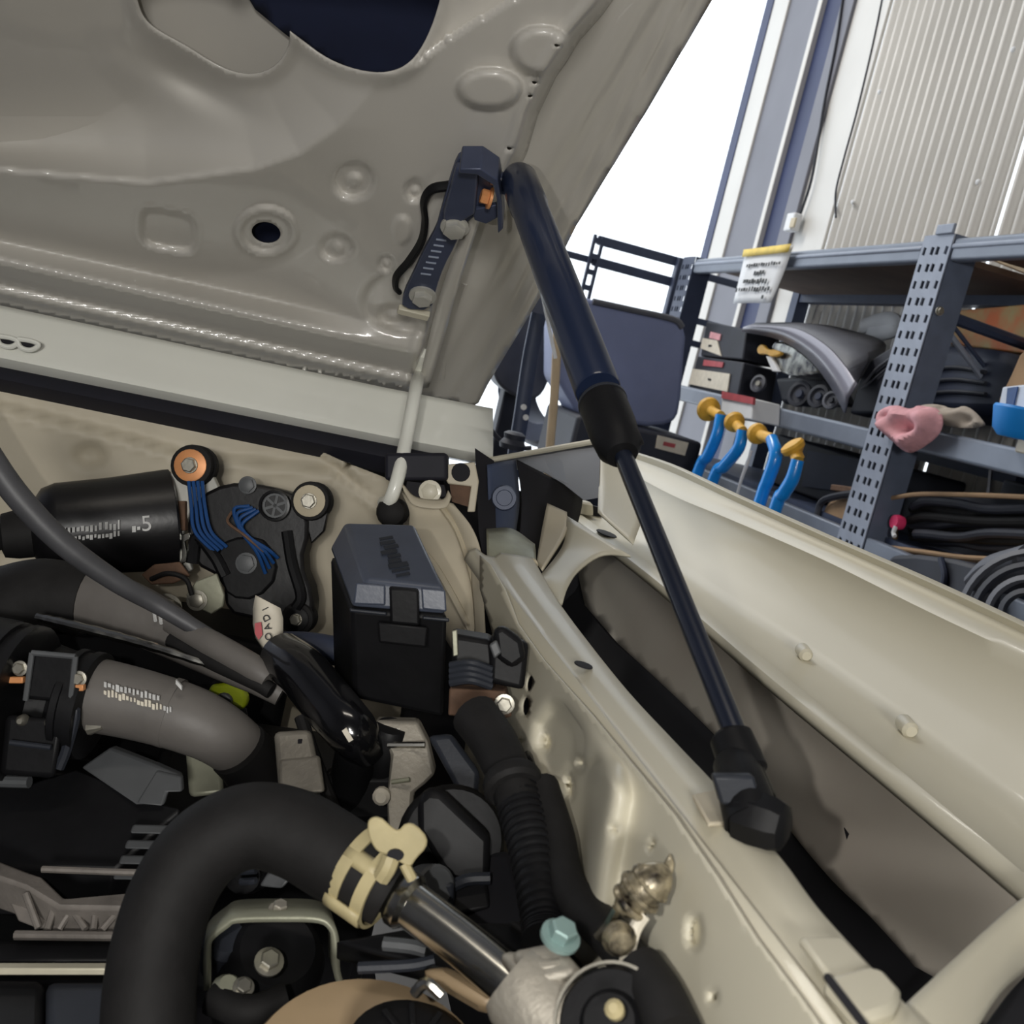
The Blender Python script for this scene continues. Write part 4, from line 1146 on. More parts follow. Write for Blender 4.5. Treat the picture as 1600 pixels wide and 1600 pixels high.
# ---- beige disc at the bottom edge
bd = thing('filler_neck', 'beige dished ring around a black cap at the bottom edge', 'filler')
dax = V((-.02, -.28, .96)).normalized()
dcn = D(580, 1714, .385)
MB().lathe(dcn, dax, [(-.02, .044), (-.006, .050), (0, .0505), (.003, .049), (.003, .040), (-.002, .032), (-.008, .028)], 56).build('dished_ring', DISC, bd)
MB().lathe(D(636, 1672, .384), dax, [(-.012, .024), (0, .026), (.006, .0255), (.010, .022), (.012, .016)], 36).build('black_cap', PLA, bd)
for k in range(10):
    a = 2 * math.pi * k / 10
    u_, v_ = perp(dax)
    MB().box(D(636, 1672, .384) + dax * .0115 + (u_ * math.cos(a) + v_ * math.sin(a)) * .014, (u_ * math.cos(a) + v_ * math.sin(a)) * .005, (v_ * math.cos(a) - u_ * math.sin(a)) * .0012, dax * .002).build('cap_rib', PLA, bd, bevel=.0004)
MB().tube(DD((648, 1552, .376), (666, 1536, .374), (690, 1556, .372)), .0022, 8, n=8).build('ring_clip', STEEL, bd)
tag(MB().hexa(DD((656, 1512, .41), (700, 1506, .41), (790, 1558, .395), (760, 1576, .39)), DD((656, 1530, .425), (700, 1524, .425), (790, 1572, .41), (760, 1590, .405))).build('cast_arm', DISC, None, bevel=.004), 'beige cast arm between the steel pipe and the dished ring', 'arm')  # a short cast arm

DK = .9
# ---- cast housing with the teal bolt, belt pulley, oily latch
ah = thing('thermostat_housing', 'light cast housing receiving the steel pipe under a teal bolt', 'housing')
MB().hexa(DD((796, 1486, .385), (870, 1470, .385), (916, 1520, .37), (830, 1540, .37)), DD((796, 1500, .41), (870, 1490, .41), (916, 1550, .395), (830, 1580, .395))).build('housing_flange', ALU, ah, bevel=.003)
MB().lathe(D(812, 1540, .385), (D(930, 1660, .37) - D(800, 1530, .385)), [(-.004, .0125), (0, .0145), (.010, .016), (.03, .018), (.05, .02)], 30).build('housing_neck', ALU, ah)
MB().hexa(DD((780, 1490, .392), (806, 1484, .392), (826, 1520, .38), (806, 1530, .38)), DD((780, 1500, .41), (806, 1494, .41), (826, 1530, .40), (806, 1540, .40))).build('housing_lug', ALU, ah, bevel=.002)
MB().hexa(DD((830, 1500, .378), (880, 1494, .378), (884, 1512, .374), (836, 1518, .374)), DD((830, 1500, .39), (880, 1494, .39), (884, 1512, .385), (836, 1518, .385))).build('housing_step', ALU, ah, bevel=.0015)
MB().bolt(D(874, 1466, .384), V((.05, -.3, 1)), .0048, .006, 1.45).build('teal_bolt', TEAL, ah)
DK = .865
bpul = thing('belt_pulley', 'black round pulley with a thin silver rim at the wing foot', 'pulley')
pax = V((-.55, -.55, .65)).normalized()
pcn = D(956, 1600, .372)
MB().lathe(pcn, pax, [(-.010, .0165), (0, .0172), (.002, .0158), (.002, .010), (.005, .008)], 36).build('pulley_face', PLA, bpul)
MB().lathe(pcn + pax * .001, pax, [(0, .0174), (.0015, .0174), (.0015, .0184), (0, .0184)], 44, closed=True).build('silver_rim', ZINC, bpul)
MB().lathe(D(962, 1580, .362), pax, [(0, .003), (.003, .003), (.0045, .0015)], 12).build('hub_nut', TAN, bpul)
ol = thing('oily_latch', 'oil-stained brassy latch hooked into a hole of the inner wing', 'latch')
MB().tube(DD((974, 1420, .405), (996, 1396, .402), (1024, 1374, .402), (1038, 1360, .405)), [.004, .0072, .0068, .0035], 14, n=20).build('latch_body', OILY, ol)
for i, (x, y, r) in enumerate(((984, 1410, .0074), (1000, 1394, .0086), (1016, 1380, .0080))):
    MB().lathe(D(x, y, .402), D(1024, 1374, .402) - D(974, 1420, .405), [(-.0012, r * .92), (0, r), (.0012, r * .92)], 18).build('latch_rib', OILY, ol)
MB().plate(D2([(1034, 1356), (1048, 1334), (1054, 1350), (1052, 1366), (1036, 1380)], .41), FW * .002).build('latch_hook', OILY, ol, bevel=.0006)
MB().tube(DD((936, 1462, .41), (952, 1444, .405), (966, 1420, .402)), .0022, 8, n=8).build('latch_spring', STEEL, ol)
MB().lathe(D(966, 1460, .40), n0, [(0, .005), (.004, .006), (.008, .004)], 14).build('latch_pin', OILY, ol)
MB().tube(DD((1006, 1430, .40), (992, 1452, .398), (984, 1480, .396), (976, 1510, .394)), .0024, 8, n=14).build('latch_wire', LABEL, ol)
tag(MB().tube(DD((1000, 1512, .39), (1030, 1560, .375), (1056, 1620, .36)), [.008, .0085, .009], 14, n=16).build('side_hose', RUB), 'black hose curving down past the silver-rimmed pulley', 'hose')
DK = 1.0
tag(MB().hexa(DD((290, 1170, .63), (346, 1176, .63), (350, 1240, .61), (296, 1246, .61)), DD((290, 1170, .66), (346, 1176, .66), (350, 1240, .64), (296, 1246, .64))).build('cast_post', GREEN_ZINC, None, bevel=.003), 'grey cast post under the end of the intake hose', 'post')

# ================================================================== WORKSHOP
def slab(name, lo, hi, m, bevel=0.0):
    c = [(a + b_) / 2 for a, b_ in zip(lo, hi)]
    o = MB().bx(c, hi[0] - lo[0], hi[1] - lo[1], hi[2] - lo[2]).build(name, m, None, bevel=bevel)
    tag(o, kind='structure')
    return o


slab('floor', (-3.3, -3.6, -.1), (1.6, 3.95, 0), CONC)
slab('ceiling', (-3.3, -3.6, 3.7), (1.6, 3.95, 3.8), WALLF)
slab('wall_front', (-3.3, -3.7, 0), (1.6, -3.6, 3.7), WALLF)
slab('wall_left', (-3.4, -3.6, 0), (-3.3, 3.95, 3.7), WALLF)
XW = 1.5
wy = lambda x, y=206: onA(x, y, 0, XW).y
yd = wy(1334)
# corrugated sheets, one object per sheet
per = .043
y1 = yd
wall = tag(bpy.data.objects.new('wall_right', None), kind='structure')
COL.objects.link(wall)
while y1 > -3.5:
    y0 = max(y1 - .76, -3.6)
    n = max(8, int((y1 - y0) / per * 8))
    ra, rb = [], []
    for i in range(n + 1):
        y = y1 + (y0 - y1) * i / n
        x = XW + .012 * math.cos(2 * math.pi * (y1 - y) / per) + .012
        ra.append(V((x, y, 0)))
        rb.append(V((x, y, 3.7)))
    MB().grid([ra, rb]).build('corrugated_sheet', WALLM, wall, solid=.001, angle=180)
    y1 = y0
for k in range(3):
    MB().lathe(V((XW - .002, *[(onA(x, y, 0, XW).y, onA(x, y, 0, XW).z) for x, y in ((1376, 144), (1585, 78), (1530, 285))][k])), V((-1, 0, 0)), [(0, .007), (.004, .006), (.006, .003)], 10).build('sheet_screw', PAPER, wall)
MB().lathe(V((XW - .002, onA(1334, 316, 0, XW).y, onA(1334, 316, 0, XW).z)), V((-1, 0, 0)), [(0, .007), (.004, .006), (.006, .003)], 10).build('sheet_screw', PAPER, wall)


def vstrip(name, xa, xb, x0, x1, m, kind='structure'):
    a, b_ = sorted((wy(xa), wy(xb)))
    o = MB().bx(((x0 + x1) / 2, (a + b_) / 2, 1.85), x1 - x0, b_ - a, 3.7).build(name, m, None, bevel=.003)
    return tag(o, kind=kind)


vstrip('trim_1', 1328, 1337, 1.494, 1.506, WALLM)
vstrip('trim_2', 1282, 1329, 1.502, 1.508, WALLM)
vstrip('trim_3', 1264, 1283, 1.490, 1.510, WALLF)
vstrip('column_1', 1236, 1265, 1.500, 1.53, COLB)
vstrip('column_2', 1232, 1238, 1.482, 1.52, WALLM)
vstrip('column_3', 1184, 1233, 1.494, 1.52, WALLF)
vstrip('column_4', 1162, 1185, 1.486, 1.53, WALLM)
vstrip('trim_4', 1152, 1163, 1.482, 1.56, COLB)
cable = lambda pts, X: [onA(x, y, 0, X) for x, y in pts]
tag(MB().tube(cable([(1322, -40), (1308, 60), (1290, 150), (1280, 210), (1268, 280), (1252, 330), (1246, 345)], 1.487), .0045, 8, n=30).build('wall_cable', CHAR), 'black cable running down the wall flashing to a small socket', 'cable')
tag(MB().tube(cable([(1386, -40), (1366, 60), (1340, 170), (1318, 250), (1306, 300), (1306, 340)], 1.493), .0032, 8, n=30).build('wall_wire', CHAR), 'thin dark wire hanging down the corrugated wall', 'wire')
so = thing('wall_socket', 'small white socket at the end of the black wall cable', 'socket')
MB().bx(onA(1239, 348, 0, 1.475), .03, .05, .055).build('socket_box', PAPER, so, bevel=.004)
MB().bx(onA(1239, 348, 0, 1.457), .006, .03, .03).build('socket_cover', BEIGES, so, bevel=.002)

# ---- shelving
XS = 1.10
sh = thing('storage_rack', 'long blue-grey steel storage rack against the corrugated wall', 'rack')
ya, yb = onA(1459, 481, 0, XS).y, onA(1414, 481, 0, XS).y
WU = yb - ya
HU = 1.622


def upright(y0, m_face, m_side, parent, XS=XS, HU=HU, W=WU, pitch=.0305):
    holes = []
    z = .06
    while z < HU - .03:
        for f, ww in ((.13, .009), (.42, .010), (.60, .010), (.87, .009)):
            holes.append([(W * f * 1000 - ww * 500, z * 1000), (W * f * 1000 + ww * 500, z * 1000 + 2), (W * f * 1000 + ww * 400, z * 1000 + 16), (W * f * 1000 - ww * 600, z * 1000 + 14)])
        z += pitch
    out = [(0, 0), (W * 1000, 0), (W * 1000, HU * 1000), (0, HU * 1000)]
    sheet(out, holes, lambda a, b_: V((XS, y0 + a / 1000, b_ / 1000)), 60).build('perforated_face', m_face, parent, solid=.002, smooth=False)
    MB().bx((XS + .028, y0 + .001, HU / 2), .052, .003, HU).build('upright_web', m_side, parent)
    MB().bx((XS + .014, y0 + W, HU / 2), .024, .003, HU).build('upright_flange', m_side, parent)
    MB().bx((XS + .03, y0 + W / 2, HU / 2), .003, W * .96, HU * .99).build('upright_back', RACKD, parent)


upright(ya, RACK, RACKS, sh)
upright(2.80, RACKD, RACKD, sh)
upright(.20, RACK, RACKS, sh)
for y0 in (ya, 2.80, .2):
    MB().bx((1.46, y0 + .02, HU / 2), .04, .04, HU).build('rear_upright', RACKD, sh)
for zl, zr, hgt in ((1.615, 1.615, .040), (1.262, onA(1474, 675, 0, XS).z, .042)):
    for y0, y1, z0 in ((.2 + WU, ya, zr), (ya + WU, 2.80, zl)):
        MB().bx((XS + .012, (y0 + y1) / 2, z0 - hgt / 2), .022, y1 - y0, hgt).build('shelf_beam', BEAM, sh, bevel=.006, seg=3)
        MB().bx((1.46, (y0 + y1) / 2, z0 - hgt / 2), .03, y1 - y0, hgt).build('rear_beam', RACKD, sh)
        MB().bx((XS + .20, (y0 + y1) / 2, z0 - hgt * .3), .33, y1 - y0 - .02, .012).build('shelf_board', BOARD if z0 > 1.5 else RACKD, sh)
for y0, y1 in ((.2 + WU, ya), (ya + WU, 2.80)):
    MB().bx((XS + .012, (y0 + y1) / 2, 1.60), .028, y1 - y0, .010).build('beam_lip', RACK, sh, bevel=.004)
zt = onA(1500, 868, 0, XS).z - .02
for y0, y1 in ((.2 + WU, ya), (ya + WU, 2.80)):
    MB().bx((XS + .012, (y0 + y1) / 2, zt - .03), .022, y1 - y0, .04).build('shelf_beam', BEAM, sh, bevel=.004)
    MB().bx((XS + .20, (y0 + y1) / 2, zt - .008), .33, y1 - y0 - .02, .012).build('shelf_board', RACKD, sh)
# bracing of the middle frame
yb_ = ya + .02
MB().tube([onA(1464, 488, 1, yb_), onA(1640, 552, 1, yb_)], .011, 8).build('frame_brace', RACKD, sh)
MB().tube([onA(1464, 496, 1, yb_ - .01), onA(1560, 624, 1, yb_ - .01)], .006, 8).build('diagonal_brace', RACK, sh)
MB().tube([onA(1476, 492, 1, yb_ - .01), onA(1572, 616, 1, yb_ - .01)], .004, 8).build('diagonal_brace', RACKD, sh)
MB().bolt(onA(1468, 486, 1, yb_ - .03), V((0, -1, 0)), .006, .006).build('brace_bolt', ZINC, sh)
MB().bx(onA(1478, 358, 0, XS - .004), .006, .05, .018).build('beam_connector', RACK, sh, bevel=.002)
# far end frame against the sky
er = thing('rack_end_frame', 'dark perforated rack frame standing against the bright doorway', 'rack')
yE = 3.05
e = lambda x, y: onA(x, y, 1, yE)
W2 = .034
zt2 = e(936, 368).z
x0 = e(934, 380).x
# perforated upright: two rails and bridges leave see-through slots
for dx in (-W2 / 2 + .004, W2 / 2 - .004):
    MB().bx((x0 + dx, yE, zt2 / 2), .009, .012, zt2).build('upright_rail', RACKD, er)
z = .4
while z < zt2:
    MB().bx((x0, yE, z), W2, .011, .016).build('upright_bridge', RACKD, er)
    z += .047
x1 = e(1070, 400).x
MB().bx((x1, yE, (zt2) / 2), .042, .03, zt2 - .0).build('frame_post', RACKD, er, bevel=.003)
zA, zB = zt2 - .012, zt2 - .075
for z in (zA, zB):
    MB().bx(((x0 + x1) / 2, yE + .012, z), x1 - x0, .014, .028).build('cross_rail', RACKD, er, bevel=.003)
MB().bx((x0 - .06, yE + .012, zB), .12, .014, .020).build('cross_rail', RACKD, er, bevel=.003)
MB().bx((x1 + .16, yE + .012, zA - .02), .30, .014, .022).build('cross_rail', RACKD, er, bevel=.003)
for k, dz in enumerate((.17, .24)):
    MB().bx((x1 + .10, yE + .012, zt2 - dz), .18, .014, .020).build('cross_rail', RACKD, er, bevel=.003)
# sign hung on the top beam
sg = thing('paper_sign', 'white paper notice with a yellow top edge hung on the upper beam', 'sign')
A, B, C_, E_ = [onA(x, y, 0, 1.088) for x, y in ((1166, 392), (1240, 383), (1208, 474), (1146, 474))]
C_ = C_ + V((-.006, 0, 0))
lerp2 = lambda u_, v_: A.lerp(B, u_).lerp(E_.lerp(C_, u_), v_)
rows = [[lerp2(i / 6, j / 8) + V((-.004 * math.sin(j / 8 * 3.1) * math.sin(i / 6 * 4), 0, 0)) for i in range(7)] for j in range(9)]
MB().grid(rows).build('paper_sheet', PAPER, sg, solid=.001, angle=180)
MB().grid([[lerp2(i / 6, j / 10) + V((-.0065, 0, 0)) for i in range(7)] for j in (-.1, 1.3)]).build('yellow_strip', YELS, sg, solid=.001)
for (v, u0, u1, n, h) in ((.31, .18, .92, 14, .011), (.46, .40, .64, 4, .013), (.61, .22, .76, 9, .013), (.76, .10, .86, 13, .013), (.90, .78, .84, 1, .012)):
    mb = MB()
    p = lerp2((u0 + u1) / 2, v) + V((-.0075, 0, 0))
    scribble(mb, p, (B - A), V((0, 0, 1)), (B - A).length * (u1 - u0), h * .9, n, RNG)
    mb.build('printed_line', INK, sg, smooth=False)

# ---- stock on the shelf
def carton(name, label, cat, x, y, wpx, hpx, X, depth, m, group=None, bevel=.004):
    t = thing(name, label, cat, group)
    p0, p1 = onA(x, y + hpx, 0, X), onA(x + wpx, y, 0, X)
    lo, hi = min(p0.y, p1.y), max(p0.y, p1.y)
    zc0, zc1 = min(p0.z, p1.z), max(p0.z, p1.z)
    MB().bx((X + depth / 2, (lo + hi) / 2, (zc0 + zc1) / 2), depth, hi - lo, zc1 - zc0).build('carton_body', m, t, bevel=bevel)
    return t, V((X, (lo + hi) / 2, (zc0 + zc1) / 2)), hi - lo, zc1 - zc0


def px_quad(mb, pts, X, t=.002):
    return mb.plate([onA(x, y, 0, X) for x, y in pts], V((t, 0, 0)))


for (name, label, body_, labs) in (
    ('parts_carton', 'black carton with white label and pink flash, topmost of the stack', [(1104, 502), (1166, 514), (1160, 562), (1094, 556)], [([(1098, 528), (1120, 532), (1126, 556), (1094, 544)], LABEL), ([(1110, 518), (1126, 522), (1124, 532), (1108, 528)], PINK)]),
    ('parts_carton', 'black carton with a wide white label in the middle of the stack', [(1090, 556), (1162, 566), (1152, 620), (1076, 606)], [([(1082, 576), (1140, 584), (1136, 612), (1076, 600)], LABEL), ([(1100, 562), (1130, 566), (1128, 574), (1098, 571)], LABELR)]),
):
    t = thing(name, label, 'carton', 'stacked parts cartons')
    px_quad(MB(), body_, 1.165, .10).build('carton_body', CHAR, t, bevel=.004)
    for q, m_ in labs:
        px_quad(MB(), q, 1.161, .003).build('carton_label', m_, t)
    mb = MB()
    q = labs[0][0]
    c = onA(sum(a for a, _ in q) / 4, sum(b_ for _, b_ in q) / 4, 0, 1.160)
    scribble(mb, c, V((0, -1, 0)), V((0, 0, 1)), .022, .008, 5, RNG)
    mb.build('label_print', INK, t, smooth=False)
t = thing('red_carton', 'red and white carton behind the amber clamp knobs', 'carton')
px_quad(MB(), [(1128, 612), (1176, 622), (1174, 656), (1126, 648)], 1.03, .07).build('carton_body', PAPER, t, bevel=.003)
px_quad(MB(), [(1128, 611), (1177, 621), (1176, 632), (1127, 622)], 1.026, .006).build('red_band', LABELR, t)

# bumper corner with its headlamp
bc = thing('bumper_corner', 'silver-grey car bumper corner lying on the middle shelf', 'bumper')
pX = lambda l, X: [onA(x, y, 0, X) for x, y in l]
c1 = crom(pX([(1160, 516), (1215, 528), (1262, 556), (1298, 600), (1322, 645)], 1.10), 24)
c2_ = crom(pX([(1170, 508), (1240, 512), (1290, 538), (1322, 572), (1340, 600)], 1.07), 24)
c3 = crom(pX([(1190, 508), (1270, 506), (1330, 516), (1385, 540), (1345, 592)], 1.22), 24)
MB().grid([c1, [a.lerp(b_, .5) - V((.006, 0, 0)) for a, b_ in zip(c1, c2_)], c2_]).build('painted_lip', FENG, bc, solid=.004)
MB().grid([c2_, [a.lerp(b_, .5) + V((0, 0, .006)) for a, b_ in zip(c2_, c3)], c3]).build('painted_top', GREYB, bc, solid=.004)
px_quad(MB(), [(1344, 590), (1360, 562), (1394, 540), (1388, 600), (1378, 646), (1326, 646)], 1.16, .05).build('black_return', CHAR, bc, bevel=.006)
MB().tube(pX([(1350, 600), (1368, 578), (1392, 560)], 1.155), .003, 8, n=8).build('return_crease', GREYB, bc)
MB().tube(pX([(1346, 608), (1366, 592), (1390, 572)], 1.155), .002, 8, n=8).build('return_crease', GREYB, bc)
hl = thing('headlamp', 'loose headlamp with a yellow clip under the grey bumper corner', 'headlamp')
MB().plate(pX(smoothpoly([(1204, 532), (1232, 534), (1262, 556), (1282, 580), (1262, 586), (1226, 588), (1206, 566)], 1), 1.12), V((.06, 0, 0))).build('lamp_lens', LENS, hl, bevel=.006)
MB().plate(pX([(1196, 556), (1204, 556), (1216, 580), (1206, 580)], 1.11), V((.01, 0, 0))).build('lamp_rim', PAPER, hl, bevel=.002)
mb = MB()
mb.plate(pX(smoothpoly([(1182, 544), (1190, 536), (1198, 546), (1212, 546), (1222, 552), (1206, 558), (1194, 552), (1184, 554)], 1), 1.105), V((.01, 0, 0)))
mb.build('yellow_clip', YELR, hl, bevel=.002)
MB().plate(pX([(1210, 590), (1290, 586), (1312, 630), (1220, 630)], 1.17), V((.05, 0, 0))).build('lamp_back', CHAR, hl, bevel=.01)
for i, (x, y, r) in enumerate(((1186, 600, .022), (1250, 616, .03), (1280, 620, .026), (1300, 626, .02))):
    t = thing('loose_part', ['crumpled silver bracket beside the headlamp', 'round black housing under the headlamp, first from the silver bracket', 'round black housing between two others below the bumper lip', 'small pale housing near the bumper tip'][i], 'car part')
    MB().lathe(onA(x, y, 0, 1.14), V((-1, -.4, .2)), [(-.01, r * .7), (0, r), (.006, r), (.007, r * .72), (.002, r * .6)], 18).build('part_body', [GREYB, CHAR, CHAR, GREYB][i], t)
    MB().lathe(onA(x, y, 0, 1.135), V((-1, -.4, .2)), [(0, r * .35), (.006, r * .3)], 10).build('part_hub', [ZINC, DBLUE, DBLUE, CHAR][i], t)
tag(MB().tube(pX([(1350, 510), (1372, 502), (1392, 500), (1404, 512), (1380, 520), (1360, 522)], 1.28), .012, 10, n=20, flat=1.5).build('clear_wrap', PAPER), 'crumpled clear plastic wrap by the perforated upright', 'wrap')


def cloth(name, label, cat, pts, X, m, seed, amp=.017, thick=.004):
    """a rag: a puffed, folded sheet laid inside an outline"""
    r_ = random.Random(seed)
    P = smoothpoly(pts, 2)
    ph = [r_.uniform(0, 6) for _ in range(6)]

    def hf(Q):
        e_ = -sdpoly(Q, P)
        return (amp * (np.sin(Q[:, 0] / 9.0 + Q[:, 1] / 14.0 + ph[0]) + .8 * np.sin(Q[:, 0] / 16.0 - Q[:, 1] / 8.0 + ph[1]) + .5 * np.sin(Q[:, 1] / 5.0 + Q[:, 0] / 22 + ph[2])) + amp * 1.6) * ss(0, 12, e_) * .6
    return tag(sheet(P, [], lambda x, y: onA(x, y, 0, X), 3, hf, V((-1, 0, 0))).build(name, m, None, solid=thick, angle=50), label, cat)


cloth('pink_rag', 'pink rag draped over the middle beam at the perforated upright', 'rag', [(1378, 640), (1400, 634), (1424, 644), (1440, 632), (1470, 642), (1476, 662), (1464, 686), (1426, 708), (1412, 702), (1396, 686), (1374, 668), (1370, 652)], 1.078, PINK, 2)
cloth('beige_rag', 'beige rag lying on the middle shelf beside the pink rag', 'rag', [(1430, 634), (1462, 630), (1490, 640), (1508, 632), (1530, 648), (1542, 668), (1500, 670), (1470, 664), (1440, 650)], 1.10, RAG, 5)
t = thing('white_box', 'white and blue carton standing on the shelf at the picture edge', 'carton')
px_quad(MB(), [(1566, 604), (1660, 594), (1660, 650), (1556, 650)], 1.10, .12).build('carton_body', WHITEB, t, bevel=.003)
px_quad(MB(), [(1574, 606), (1590, 604), (1580, 648), (1570, 648)], 1.097, .002).build('blue_band', BLUEW, t)
t = thing('brown_paper_bag', 'crumpled brown paper bag behind the white and blue carton', 'bag')
MB().plate(pX(smoothpoly([(1572, 596), (1596, 540), (1660, 500), (1660, 620), (1548, 640)], 1), 1.20), V((.08, 0, 0))).build('bag_body', CARD, t, bevel=.01)
t = thing('blue_tub', 'bright blue round tub overhanging the middle beam at the picture edge', 'tub')
MB().lathe(onA(1606, 640, 0, 1.08), V((0, 0, -1)), [(0, .045), (.004, .047), (.035, .040), (.045, .030)], 26).build('tub_body', SKYB, t)
MB().bx(onA(1606, 694, 0, 1.085), .02, .024, .03).build('tub_tag', LABEL, t, bevel=.003)
t = thing('printed_carton', 'orange printed carton behind the frame brace', 'carton')
px_quad(MB(), [(1480, 486), (1660, 470), (1660, 560), (1480, 536)], 1.34, .1).build('carton_body', ORANGE, t, bevel=.003)
t = thing('black_bag', 'big black bag filling the shelf bay behind the diagonal brace', 'bag')
MB().plate(pX(smoothpoly([(1412, 545), (1470, 535), (1560, 545), (1600, 560), (1600, 650), (1480, 646), (1404, 640)], 1), 1.24), V((.14, 0, 0))).build('bag_body', DBLUE, t, bevel=.02)
for k in range(3):
    MB().tube(pX([(1440, 580 + k * 18), (1490, 574 + k * 19), (1540, 582 + k * 17)], 1.236), .004, 8, n=10).build('bag_fold', CHAR, t)
t = thing('board_stack', 'pale timber offcuts high under the upper board', 'timber')
MB().tube(pX([(1520, 386), (1600, 418), (1660, 440)], 1.3), .010, 8).build('timber_stick', WOOD, t)
MB().tube(pX([(1560, 380), (1660, 412)], 1.34), .012, 8).build('timber_stick', CARD, t)

# amber-tipped blue clamps
ck = (((1108, 640), [(1126, 650), (1120, 680), (1106, 712), (1088, 745)], (1, .1)), ((1148, 660), [(1160, 674), (1154, 700), (1132, 728), (1112, 756)], (1, .2)), ((1184, 678), [(1206, 686), (1212, 712), (1200, 750), (1186, 790)], (1, .1)), ((1240, 700), [(1246, 720), (1238, 748), (1224, 772), (1210, 800)], (.3, 1)))
clab = ['blue clamp bar with the largest amber knob, nearest the stacked cartons', 'blue clamp bar whose amber knob touches the red carton', 'blue clamp bar with an amber barrel knob seen side-on', 'blue clamp bar with a facing amber knob, nearest the perforated upright']
XC = .93
for i, ((kx, ky), path, kd) in enumerate(ck):
    t = thing('bar_clamp', clab[i], 'clamp', 'blue bar clamps with amber knobs')
    p = [onA(x, y, 0, XC) for x, y in path]
    low = V((p[-1].x, p[-1].y + (p[-1].y - p[-2].y) * .5, .802))
    MB().tube([p[0] + (p[0] - p[1]) * .05] + p[1:] + [low], [.0115, .0125, .0125, .012, .012], 14, n=30).build('blue_bar', BLUEC, t)
    k0 = onA(kx, ky, 0, XC)
    axk = (p[0] - k0).normalized() if i != 3 else (p[0] - k0 + V((.02, .02, 0))).normalized()
    r = (.027, .022, .021, .023)[i]
    MB().lathe(k0 - axk * .012, axk, [(0, r * .55), (.003, r * .9), (.008, r), (.016, r * .92), (.022, r * .6), (.026, r * .42), (.036, r * .36)], 20).build('amber_knob', YELR, t)
    MB().tube([k0, p[0]], [.010, .011], 12).build('knob_neck', YELR, t)
cb = thing('clamp_crate', 'dark crate behind the fender that the blue clamps stand in', 'crate')
zc = .80
MB().bx((.95, 1.72, zc / 2), .16, .86, zc).build('crate_body', CHAR, cb, bevel=.01)
tag(MB().tube([onA(x, y, 0, .97) for x, y in ((1174, 704), (1170, 716), (1166, 728), (1150, 780), (1110, 960))], [.004, .003, .004, .003, .003], 8, n=12).build('white_hook', PAPER), 'small white hook hanging between the blue clamp bars', 'hook')

# lower shelf
t = thing('dark_carton', 'dark carton under the middle beam left of the upright', 'carton', 'dark cartons on the lower shelf')
t['label'] = 'dark carton under the middle beam behind the blue clamps'
ztop = onA(1290, 700, 0, 1.2).z
yl, yr = onA(1180, 720, 0, 1.2).y, onA(1352, 740, 0, 1.2).y
MB().bx((1.34, (yl + yr) / 2, (zt + ztop) / 2), .20, yl - yr, ztop - zt).build('carton_body', CHAR, t, bevel=.006)
px_quad(MB(), [(1262, 704), (1346, 718), (1334, 770), (1252, 760)], 1.236, .003).build('carton_flap', DBLUE, t)
t = thing('dark_carton', 'dark carton standing behind the tray of black hoses', 'carton', 'dark cartons on the lower shelf')
ztop = onA(1500, 730, 0, 1.32).z
yl, yr = ya - .03, .45
MB().bx((1.38, (yl + yr) / 2, (zt + ztop) / 2), .12, yl - yr, ztop - zt).build('carton_body', CHAR, t, bevel=.006)
px_quad(MB(), [(1545, 734), (1549, 735), (1545, 776), (1541, 776)], 1.317, .003).build('carton_flap', GREYB, t)
t = thing('tan_sack', 'tan sack leaning on the perforated upright above the fender', 'sack')
MB().plate([onA(x, y, 0, 1.14) for x, y in smoothpoly([(1286, 790), (1300, 778), (1345, 776), (1345, 850), (1290, 850), (1276, 830)], 1)], V((.09, 0, 0))).build('sack_body', CARD, t, bevel=.015)
MB().plate([onA(x, y, 0, 1.13) for x, y in ((1298, 756), (1342, 762), (1342, 772), (1296, 766))], V((.03, 0, 0))).build('sack_flap', RUST, t, bevel=.003)
MB().tube([onA(x, y, 0, 1.13) for x, y in ((1276, 810), (1284, 784), (1310, 774), (1345, 770))], .007, 8, n=14).build('sack_strap', CHAR, t)
ht = thing('hose_tray', 'open carton tray with orange-brown edges full of black hoses', 'tray')
XT = 1.13
px_quad(MB(), [(1400, 776), (1440, 772), (1540, 774), (1660, 778), (1660, 876), (1500, 868), (1392, 856)], XT + .16, .01).build('tray_back', CHAR, ht)
for path in ([(1394, 778), (1440, 772), (1540, 774), (1660, 779)], [(1386, 855), (1440, 862), (1520, 872), (1660, 874)]):
    MB().tube([onA(x, y, 0, XT) for x, y in path], .0042, 8, n=16).build('tray_edge', CARD, ht)
q = [onA(x, y, 0, XT + .004) for x, y in ((1386, 857), (1440, 864), (1520, 874), (1660, 876))]
MB().grid([q, [p + V((.15, 0, 0)) for p in q]]).build('tray_floor', CARD, ht, solid=.004)
hs = []
for i in range(9):
    y0 = 788 + i * 7.6
    r_ = random.Random(40 + i)
    pts = [(1420 + r_.uniform(0, 12), y0 + r_.uniform(-2, 4)), (1450, y0 + r_.uniform(-5, 5)), (1500, y0 + 1 + r_.uniform(-5, 6)), (1550, y0 + 2 + r_.uniform(-5, 6)), (1660, y0 + 4)]
    pp = [onA(x, y, 0, XT + .03 + (i % 3) * .0185) for x, y in pts]
    for p in pp:
        p.z = max(p.z, q[1].z + .013 + (i - 6) * .001)
    tag(MB().tube(pp, .0082, 10, n=40).build('rubber_hose', RUB if i % 2 else CHAR), 'long black rubber hose lying among others in the carton tray', 'hose', 'black hoses in the carton tray')
t = thing('pink_tie', 'bright pink tie at the end of the black hoses', 'tie')
